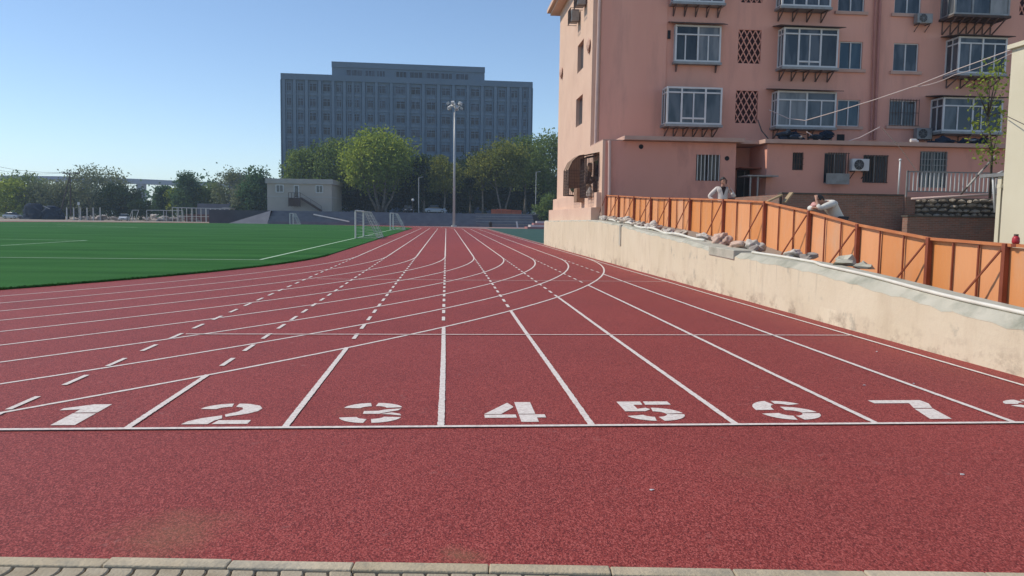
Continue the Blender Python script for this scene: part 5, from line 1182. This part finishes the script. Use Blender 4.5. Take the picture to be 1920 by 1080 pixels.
# orange barrier, bin, white post, lamp post
a, b = atY(921, 400, 158.5), atY(978, 398, 158.5); t = thing('orange_barrier', 'orange sheet barrier at the far end above the terrace steps', 'barrier', (a.x, 158.5, UZ-.5))
z0_, z1_ = atY(950, 407, 158.5).z, atY(950, 393, 158.5).z
for k in range(6): x = a.x+(b.x-a.x)*k/6; MB().box(x+.02, x+(b.x-a.x)/6-.02, 158.45+.12*(k % 2), 158.6+.12*(k % 2), min(z0_, UZ), z1_+.1*math.sin(k)).build('sheet', 'barrier', t)
MB().bar((a.x-.1, 158.42, z1_-.3), (b.x+.1, 158.42, z1_-.3), .06).build('rail', 'rust', t)
p = onz(930, 428); t = thing('litter_bin', 'dark round litter bin at the foot of the far terrace', 'bin', (p.x, 150.5, 0)); MB().tube([(0, 0, 0), (0, 0, .8), (0, 0, .82), (0, 0, .95), (0, 0, 1.05)], [.26, .30, .34, .32, .12], 12).build('drum', 'binplastic', t, local=True, smooth=True)
p = onz(978, 428); o_ = MB().bar((p.x, 146, 0), (p.x-.2, 146, 1.15), .28, .12).build('white_marker', 'white', None, (p.x, 146, 0)); tag(o_, 'leaning white marker board right of the litter bin', 'marker')
for px, h, lab in ((785, 7, 'thin grey lamp post left of the floodlight mast under the trees'), (1004, 8.5, 'thin grey lamp post near the pink block under the trees')):
    p = TB(px, 162, UZ); t = thing('lamp_post', lab, 'lamp post', p); MB().tube([(0, 0, 0), (0, 0, h)], [.09, .06], 8).build('pole', 'pole', t, local=True); MB().bar((0, 0, h), (.9, 0, h+.15), .16, .08).build('lamp_head', 'pole', t, local=True)
p = TB(774, 161, UZ); t = thing('globe_lamp', 'short lamp with a white globe above the dark parked car', 'lamp post', p); MB().tube([(0, 0, 0), (0, 0, 2.3)], .05, 6).build('pole', 'iron', t, local=True); MB().lump((0, 0, 2.5), .28, .28, .28, 0, 1).build('globe', 'white', t, local=True)

# ================================================================== THINGS ON THE WALL TOP
def wall_pipe(pts, r, m, lab): tag(MB().tube(pts, r, 8).build('plastic_pipe', m, None, pts[0], smooth=True), lab, 'pipe')
pp_ = [Vector((XW+.19+.03*math.sin(y*1.7)+(.12 if y > 13.5 else 0), y, lerp(WT, y)+.03)) for y in np.arange(5, 17.2, .5)]
wall_pipe(pp_, .027, 'whitep', 'long white plastic pipe lying along the near top of the cream wall')
pp_ = [Vector((XW+.35+.05*math.sin(y*1.3), y, lerp(WT, y)+.05+.03*math.sin(y*2))) for y in np.arange(20.6, 33, .6)]
wall_pipe(pp_, .035, 'whitep', 'white plastic pipe among sandbags on the far part of the cream wall')
def sack(y, off, s, lab, m='sack', hgt=.5, name='sandbag'):
    x = XW+off; z = lerp([(a, b) for a, b in WT], y)
    o_ = MB().lump((x, y, z+s*hgt*.35), s*.62, s*.8, s*hgt*.8, .5, int(y*100+off*10), 4 if m.startswith('sack') else 2, .55, .16).build(name, m, None, (x, y, z), smooth=m.startswith('sack')); tag(o_, lab, name.replace('_', ' '), 'sacks and stones along the wall top')
gb = 'sacks and stones along the wall top'
far = [(34.8, .5), (34.5, .75), (33.0, .8), (31.7, .8), (30.1, .42), (28.3, .42), (26.6, .45), (34.2, .42), (33.5, .6), (32.8, .42), (32.0, .62), (31.3, .45), (30.5, .6), (29.6, .5), (28.7, .6), (27.9, .45), (27.0, .62), (26.2, .5), (25.3, .6), (24.4, .5), (23.6, .62)]
for i, (y, off) in enumerate(far): sack(y, off+.05, random.uniform(.22, .34), 'dusty sandbag in the far row between the cream wall and the fence', random.choice(['sack', 'sackw', 'rubble']))
sack(21.6, .7, .27, 'small crumpled pale sack left of the big round pinkish sack', 'sackw')
sack(20.2, .72, .30, 'big round pinkish sack on the wall beside the fence', 'sackp', .75)
sack(18.55, .55, .30, 'crumpled pinkish sack at the end of the coping block', 'sackp', .5); sack(18.2, .8, .33, 'greyish sack slumped against the fence by the coping block', 'sackw', .6)
sack(17.7, .62, .24, 'dark torn sack beside the white pipe end', 'rubble')
sack(15.9, .72, .26, 'flat pale sack behind the white pipe left of a fence post', 'sackw', .5); sack(15.45, .85, .22, 'dark mossy lump beside the flat pale sack', 'rubble')
sack(13.8, .75, .30, 'lumpy grey stone heap nearest the camera on the wall', 'coping', .5); sack(13.3, .85, .2, 'small grey stone beside the nearest lumpy heap', 'coping')
# red lantern on the fence
c = atX(1904, 462, 8.05); lt = thing('warning_lantern', 'small red warning lantern on top of the orange fence', 'lantern', (8.05, c.y, lerp(FT, c.y)+.025))
MB().tube([(0, 0, 0), (0, 0, .02), (0, 0, .08), (0, 0, .11)], [.04, .052, .048, .028], 12).build('lens', 'red', lt, local=True, smooth=True); MB().tube([(0, 0, -.05), (0, 0, .0)], .06, 10).build('bracket', 'rust', lt, local=True); MB().tube([(0, 0, .11), (0, 0, .135)], .03, 8).build('cap', 'iron', lt, local=True)
# cables in front of the block
cable([atY(1442, 206, 39), atY(1478, 222, 38.6), atY(1510, 226, 38), atY(1572, 208, 36), atY(1640, 187, 34), atY(1720, 160, 32), atY(1800, 128, 30), atY(1900, 92, 27.4)], .019, 'cable', 'thick pale cable sweeping up across the facade to the pale building')
cable([atY(1512, 247, 38.2), atY(1540, 264, 38), atY(1572, 270, 37.8), atY(1612, 258, 37.6), atY(1650, 238, 37.5)], .024, 'cable', 'pale cable loop hanging over the extension roof')
cable([atY(1712, 163, 32.3), atY(1790, 140, 30.2), atY(1920, 88, 26.6)], .012, 'cable', 'thin pale cable just below the thick one at the pale building', .1)
cable([atY(1652, 238, 37.4), atY(1690, 280, 35), atY(1724, 328, 33.4)], .012, 'cabled', 'thin dark wire dropping from the extension roof to the railing')
cable([atY(1880, 214, 27.0), atY(1930, 238, 25)], .014, 'cabled', 'thin dark wire across the sunlit side of the pale building')
cable([atY(1421, 225, 40), atY(1428, 245, 39.6), atY(1442, 262, 39)], .03, 'cabled', 'dark cable drooping beside the lower lattice screen')
# bits of litter on the track
for i, (px, py, lab) in enumerate([(1620, 723, 'white scrap on the lane left of the number seven lane line'), (1713, 720, 'white scrap between two lane lines near the wall'), (1222, 920, 'tiny white scrap on the red track in front of the start line'), (1805, 891, 'tiny white scrap near the right edge in front of the start line'), (1644, 660, 'white flake at the foot of the cream wall')]):
    p = onz(px, py); tag(MB().lump((p.x, p.y, .006), .016, .010, .006, .5, i, 1).build('paper_scrap', 'white', None, (p.x, p.y, 0)), lab, 'litter')

# ================================================================== PEOPLE
def skinmesh(name, verts, edges, rad, m, parent, sub=2, extra=None, voxel=None):
    me = bpy.data.meshes.new(name); me.from_pydata([Vector(v) for v in verts], edges, [])
    o = bpy.data.objects.new(name, me); col.objects.link(o)
    sk = o.modifiers.new('skin', 'SKIN'); sk.use_smooth_shade = True
    for i, d in enumerate(me.skin_vertices[0].data): r = rad[i]; d.radius = (r, r) if not isinstance(r, tuple) else r; d.use_root = (i == 0)
    ss_ = o.modifiers.new('sub', 'SUBSURF'); ss_.levels = ss_.render_levels = sub
    dg = bpy.context.evaluated_depsgraph_get(); me2 = bpy.data.meshes.new_from_object(o.evaluated_get(dg))
    bpy.data.objects.remove(o); 
    bm = bmesh.new(); bm.from_mesh(me2)
    if extra: extra(bm)
    bm.to_mesh(me2); bm.free(); me2.materials.clear(); me2.materials.append(M[m]); me2.name = name
    o = bpy.data.objects.new(name, me2); col.objects.link(o); o.parent = parent
    if voxel:
        rm = o.modifiers.new('remesh', 'REMESH'); rm.mode = 'VOXEL'; rm.voxel_size = voxel; rm.use_smooth_shade = True
        sm_ = o.modifiers.new('smooth', 'SMOOTH'); sm_.iterations = 2
    me2.polygons.foreach_set('use_smooth', [True]*len(me2.polygons)); return o
def head_geo(c, rot):
    def ex_(bm):
        Mx = Matrix.Translation(c) @ rot
        r = bmesh.ops.create_uvsphere(bm, u_segments=24, v_segments=16, radius=1)
        for v in r['verts']:
            x, y, z = v.co; k = 1-.16*max(0, -z)**1.5
            v.co = Mx @ Vector((x*.074*k, y*.094*(1-.05*max(0, -z)), z*.115))
        for p, s in (((0, -.098, -.012), (.013, .020, .022)), ((0, -.088, -.085), (.022, .016, .018)), ((-.076, .005, -.01), (.010, .018, .03)), ((.076, .005, -.01), (.010, .018, .03)), ((0, -.09, -.05), (.024, .012, .009)), ((0, -.084, .03), (.05, .018, .012))):
            r = bmesh.ops.create_uvsphere(bm, u_segments=10, v_segments=8, radius=1)
            for v in r['verts']: v.co = Mx @ Vector((p[0]+v.co.x*s[0], p[1]+v.co.y*s[1], p[2]+v.co.z*s[2]))
    return ex_
def hand(verts, edges, rad, w, d, side, up, curl=.5, scale=1.0):
    """palm and five fingers grown from wrist index w along direction d; side = thumb direction; up = back of the hand"""
    d = Vector(d).normalized(); side = Vector(side); side = (side-d*side.dot(d)).normalized(); up = d.cross(side).normalized()*(1 if Vector(up).dot(d.cross(side)) > 0 else -1)
    W = Vector(verts[w]); p = W+d*.05*scale; verts.append(p); rad.append((.036, .02)); edges.append((w, len(verts)-1)); pi_ = len(verts)-1
    for k, (o_, l) in enumerate(((.030, .070), (.010, .078), (-.010, .072), (-.030, .058))):
        b = p+side*o_*scale+d*.035*scale; verts.append(b); rad.append(.0105); edges.append((pi_, len(verts)-1))
        m1 = b+(d*math.cos(curl)-up*math.sin(curl))*l*.5; verts.append(m1); rad.append(.009); edges.append((len(verts)-2, len(verts)-1))
        m2 = m1+(d*math.cos(curl*2.1)-up*math.sin(curl*2.1))*l*.5; verts.append(m2); rad.append(.0075); edges.append((len(verts)-2, len(verts)-1))
    b = W+d*.03*scale+side*.035*scale-up*.01; verts.append(b); rad.append(.012); edges.append((pi_, len(verts)-1))
    e_ = b+(d*.7+side*.6-up*.3).normalized()*.05; verts.append(e_); rad.append(.009); edges.append((len(verts)-2, len(verts)-1))
def hair_cap(c, rot, parent, low=.0):
    bm = bmesh.new(); bmesh.ops.create_uvsphere(bm, u_segments=26, v_segments=18, radius=1); Mx = Matrix.Translation(c) @ rot
    dele = []
    for v in bm.verts:
        x, y, z = v.co
        if z < (.42 if y < -.35 else -.35 if y > .2 else .12): dele.append(v)
    bmesh.ops.delete(bm, geom=dele, context='VERTS')
    for v in bm.verts:
        x, y, z = v.co; k = 1.09+.03*math.sin(17*x+9*y)*math.cos(13*z)
        v.co = Mx @ Vector((x*.076*k, y*.097*k, z*.117*k))
    me = bpy.data.meshes.new('hair'); bm.to_mesh(me); bm.free(); me.materials.append(M['hair']); me.polygons.foreach_set('use_smooth', [True]*len(me.polygons))
    o = bpy.data.objects.new('hair', me); col.objects.link(o); o.parent = parent; s_ = o.modifiers.new('s', 'SOLIDIFY'); s_.thickness = .012; s_.offset = 1; return o
def eyes(c, rot, parent):
    Mx = Matrix.Translation(c) @ rot
    for s in (-1, 1): p = Mx @ Vector((s*.028, -.088, .008)); MB().lump(p, .011, .008, .007, 0, 1).build('eye', 'dark', parent, local=True)
def person(label, loc, rz, J, hc, hrot, shirt, hands, extras=None):
    t = thing('person', label, 'person', loc, 'people behind the orange fence', rz)
    V = [J['pelvis'], J['belly'], J['chest'], J['neck'], J['skull'], J['rs'], J['re'], J['rw'], J['ls'], J['le'], J['lw'], J['rh'], J['rk'], J['ra'], J['rt'], J['lh'], J['lk'], J['la'], J['lt']]
    E_ = [(0, 1), (1, 2), (2, 3), (3, 4), (2, 5), (5, 6), (6, 7), (2, 8), (8, 9), (9, 10), (0, 11), (11, 12), (12, 13), (13, 14), (0, 15), (15, 16), (16, 17), (17, 18)]
    Rd = [(.125, .115), (.12, .112), (.13, .118), .055, .05, .058, .040, .027, .058, .040, .027, .085, .056, .038, .034, .085, .056, .038, .034]
    for w, d, side, up, curl in hands: hand(V, E_, Rd, w, d, side, up, curl)
    skinmesh('body', V, E_, Rd, 'skin', t, 2, head_geo(hc, hrot), .009)
    # shirt
    mid = lambda a, b, f: Vector(a).lerp(Vector(b), f)
    hem = mid(J['pelvis'], J['belly'], -.25)
    S = [J['belly'], J['chest'], mid(J['chest'], J['neck'], .72), J['rs'], J['re'], mid(J['re'], J['rw'], .8), J['ls'], J['le'], mid(J['le'], J['lw'], .55), J['pelvis'], hem]
    skinmesh('shirt', S, [(0, 1), (1, 2), (1, 3), (3, 4), (4, 5), (1, 6), (6, 7), (7, 8), (0, 9), (9, 10)], [(.158, .150), (.168, .155), (.085, .08), .080, .064, .052, .080, .064, .052, (.158, .150), (.155, .148)], shirt, t, 2)
    T_ = [J['pelvis'], J['rh'], J['rk'], J['ra'], J['lh'], J['lk'], J['la']]
    skinmesh('trousers', T_, [(0, 1), (1, 2), (2, 3), (0, 4), (4, 5), (5, 6)], [(.15, .142), .103, .075, .062, .103, .075, .062], 'trouser', t, 2, None, .012)
    for a, b in (('ra', 'rt'), ('la', 'lt')):
        A, B = Vector(J[a]), Vector(J[b]); skinmesh('shoe', [A-Vector((0, 0, .03)), (A+B)/2-Vector((0, 0, .02)), B], [(0, 1), (1, 2)], [.05, .045, .036], 'shoe', t, 1)
    hair_cap(hc, hrot, t); eyes(hc, hrot, t)
    return t
# man on the phone, facing the camera
J1 = dict(pelvis=(0, 0, .95), belly=(0, -.01, 1.13), chest=(0, 0, 1.33), neck=(0, -.01, 1.49), skull=(0, -.03, 1.60), rs=(-.185, .0, 1.42), re=(-.40, .05, 1.19), rw=(-.235, -.06, 1.02),
          ls=(.185, 0, 1.42), le=(.33, -.13, 1.18), lw=(.165, -.17, 1.44), rh=(-.09, 0, .90), rk=(-.11, -.03, .49), ra=(-.12, .02, .09), rt=(-.14, -.15, .045), lh=(.09, 0, .90), lk=(.11, -.03, .49), la=(.12, .02, .09), lt=(.14, -.15, .045))
y1 = 23.9; x1_ = atY(1355, 360, y1).x; z1_ = lerp(FB, y1)
x1_ = max(x1_, FXv(y1)+.35)
sc1 = (atY(1355, 333, y1).z-z1_)/1.76
hr1 = Matrix.Rotation(R(-8), 4, 'Y') @ Matrix.Rotation(R(6), 4, 'Z')
m1 = person('man in pale shirt with dark collar on the phone, hand on hip', (x1_, y1, z1_), R(-8), J1, Vector((0, -.035, 1.645)), hr1, 'shirt_b',
            [(7, (.5, -.45, -.35), (.3, -.6, .6), (-.6, -.6, .2), .5), (10, (-.28, .25, .7), (-.2, -.7, .3), (.8, -.3, .2), .55)])
m1.scale = (sc1,)*3
MB().bar((.088, -.05, 1.56), (.098, -.075, 1.69), .012, .065, (0, 1, 0)).build('phone', 'phone', None, (0, 0, 0)); ph = [o for o in col.objects if o.name.startswith('phone') and o.type == 'MESH'][-1]
ph.name = 'mobile_phone'; ph.matrix_world = Matrix.Translation((x1_, y1, z1_)) @ Matrix.Rotation(R(-8), 4, 'Z') @ Matrix.Scale(sc1, 4); tag(ph, 'black phone held to the ear of the man in the beige shirt', 'phone')
V1 = MB(); V1.add([(-.075, -.128, 1.47), (.075, -.128, 1.47), (.0, -.155, 1.22)], [(0, 2, 1)]); V1.lump((0, -.07, 1.46), .075, .07, .045, .1, 3); V1.build('collar', 'shirt_d', m1, local=True)
# man leaning on the fence with his head in his hand (local frame: faces -Y, turned to face the track)
J2 = dict(pelvis=(0, .22, .92), belly=(0, .15, 1.08), chest=(0, .0, 1.22), neck=(0, -.14, 1.28), skull=(0, -.22, 1.285), rs=(-.19, -.05, 1.26), re=(-.20, -.37, 1.14), rw=(.06, -.45, 1.16),
          ls=(.19, -.05, 1.26), le=(.17, -.40, 1.14), lw=(.08, -.41, 1.33), rh=(-.09, .23, .88), rk=(-.10, .22, .46), ra=(-.11, .36, .09), rt=(-.12, .2, .045), lh=(.09, .23, .88), lk=(.10, .12, .46), la=(.11, .22, .09), lt=(.12, .06, .045))
y2 = 17.15; z2_ = lerp(FB, y2); x2_ = FXv(y2)+.42
hr2 = Matrix.Rotation(R(42), 4, 'X')
sc2 = (lerp(FT, y2)+.03-z2_)/1.10
m2 = person('man in a white shirt bent over the orange fence with his hand to his forehead', (x2_, y2, z2_), R(-78), J2, Vector((0, -.27, 1.32)), hr2, 'shirt_w',
            [(7, (.9, -.1, .0), (.2, -.8, .3), (0, -.2, 1), .25), (10, (-.35, .2, .8), (.1, .6, .4), (.2, -.9, .1), .5)])
m2.scale = (sc2,)*3
o_ = MB().lump((-.05, -.34, 1.21), .11, .09, .06, .35, 9, 3).build('folded_cloth', 'pink', m2, local=True, smooth=True)

# ================================================================== CAMERA, LIGHT, WORLD
cam = bpy.data.cameras.new('camera'); co = bpy.data.objects.new('camera', cam); col.objects.link(co); scene.camera = co
cam.sensor_width = 36; cam.lens = FPX/1920*36; cam.clip_end = 6000; cam.clip_start = .05
fw = ray(960, 540).normalized(); upv = (ray(960, 440)-ray(960, 540)); upv = (upv-fw*upv.dot(fw)).normalized(); rt = fw.cross(upv)
co.matrix_world = Matrix(((rt.x, upv.x, -fw.x, 0), (rt.y, upv.y, -fw.y, 0), (rt.z, upv.z, -fw.z, CH), (0, 0, 0, 1)))
EL, AZ = R(46), R(-77)        # azimuth from +Y, negative = to the left
sd = Vector((math.sin(AZ)*math.cos(EL), math.cos(AZ)*math.cos(EL), math.sin(EL)))
sun = bpy.data.lights.new('sun', 'SUN'); sun.energy = 3.3; sun.angle = R(.53); sun.color = (1, .91, .77)
so = bpy.data.objects.new('sun', sun); col.objects.link(so); so.rotation_euler = sd.to_track_quat('Z', 'Y').to_euler(); so.location = (-20, 10, 40)
w = bpy.data.worlds.new('World'); scene.world = w; w.use_nodes = True; nt = w.node_tree
bg = nt.nodes['Background']; sky = nt.nodes.new('ShaderNodeTexSky'); sky.sky_type = 'NISHITA'; sky.sun_disc = False
sky.sun_elevation = EL; sky.sun_rotation = AZ; sky.air_density = .85; sky.dust_density = .0; sky.ozone_density = 2.6; sky.altitude = 50
nt.links.new(sky.outputs[0], bg.inputs['Color']); bg.inputs['Strength'].default_value = .132
hz = MB().box(-1600, 1600, -60, 2200, -1.2, 52).build('haze', mat('air', (.5, .5, .5))); hz['kind'] = 'stuff'
hm = hz.data.materials[0].node_tree; hm.nodes.clear(); vo = hm.nodes.new('ShaderNodeVolumePrincipled'); om = hm.nodes.new('ShaderNodeOutputMaterial')
vo.inputs['Color'].default_value = (.66, .82, 1, 1); vo.inputs['Density'].default_value = .0004; vo.inputs['Anisotropy'].default_value = .1
hm.links.new(vo.outputs[0], om.inputs['Volume'])
scene.view_settings.view_transform = 'Standard'; scene.view_settings.look = 'None'; scene.view_settings.exposure = .2; scene.view_settings.gamma = 1
scene.render.resolution_x = 1024; scene.render.resolution_y = 576
scene.cycles.max_bounces = 6; scene.cycles.use_denoising = True
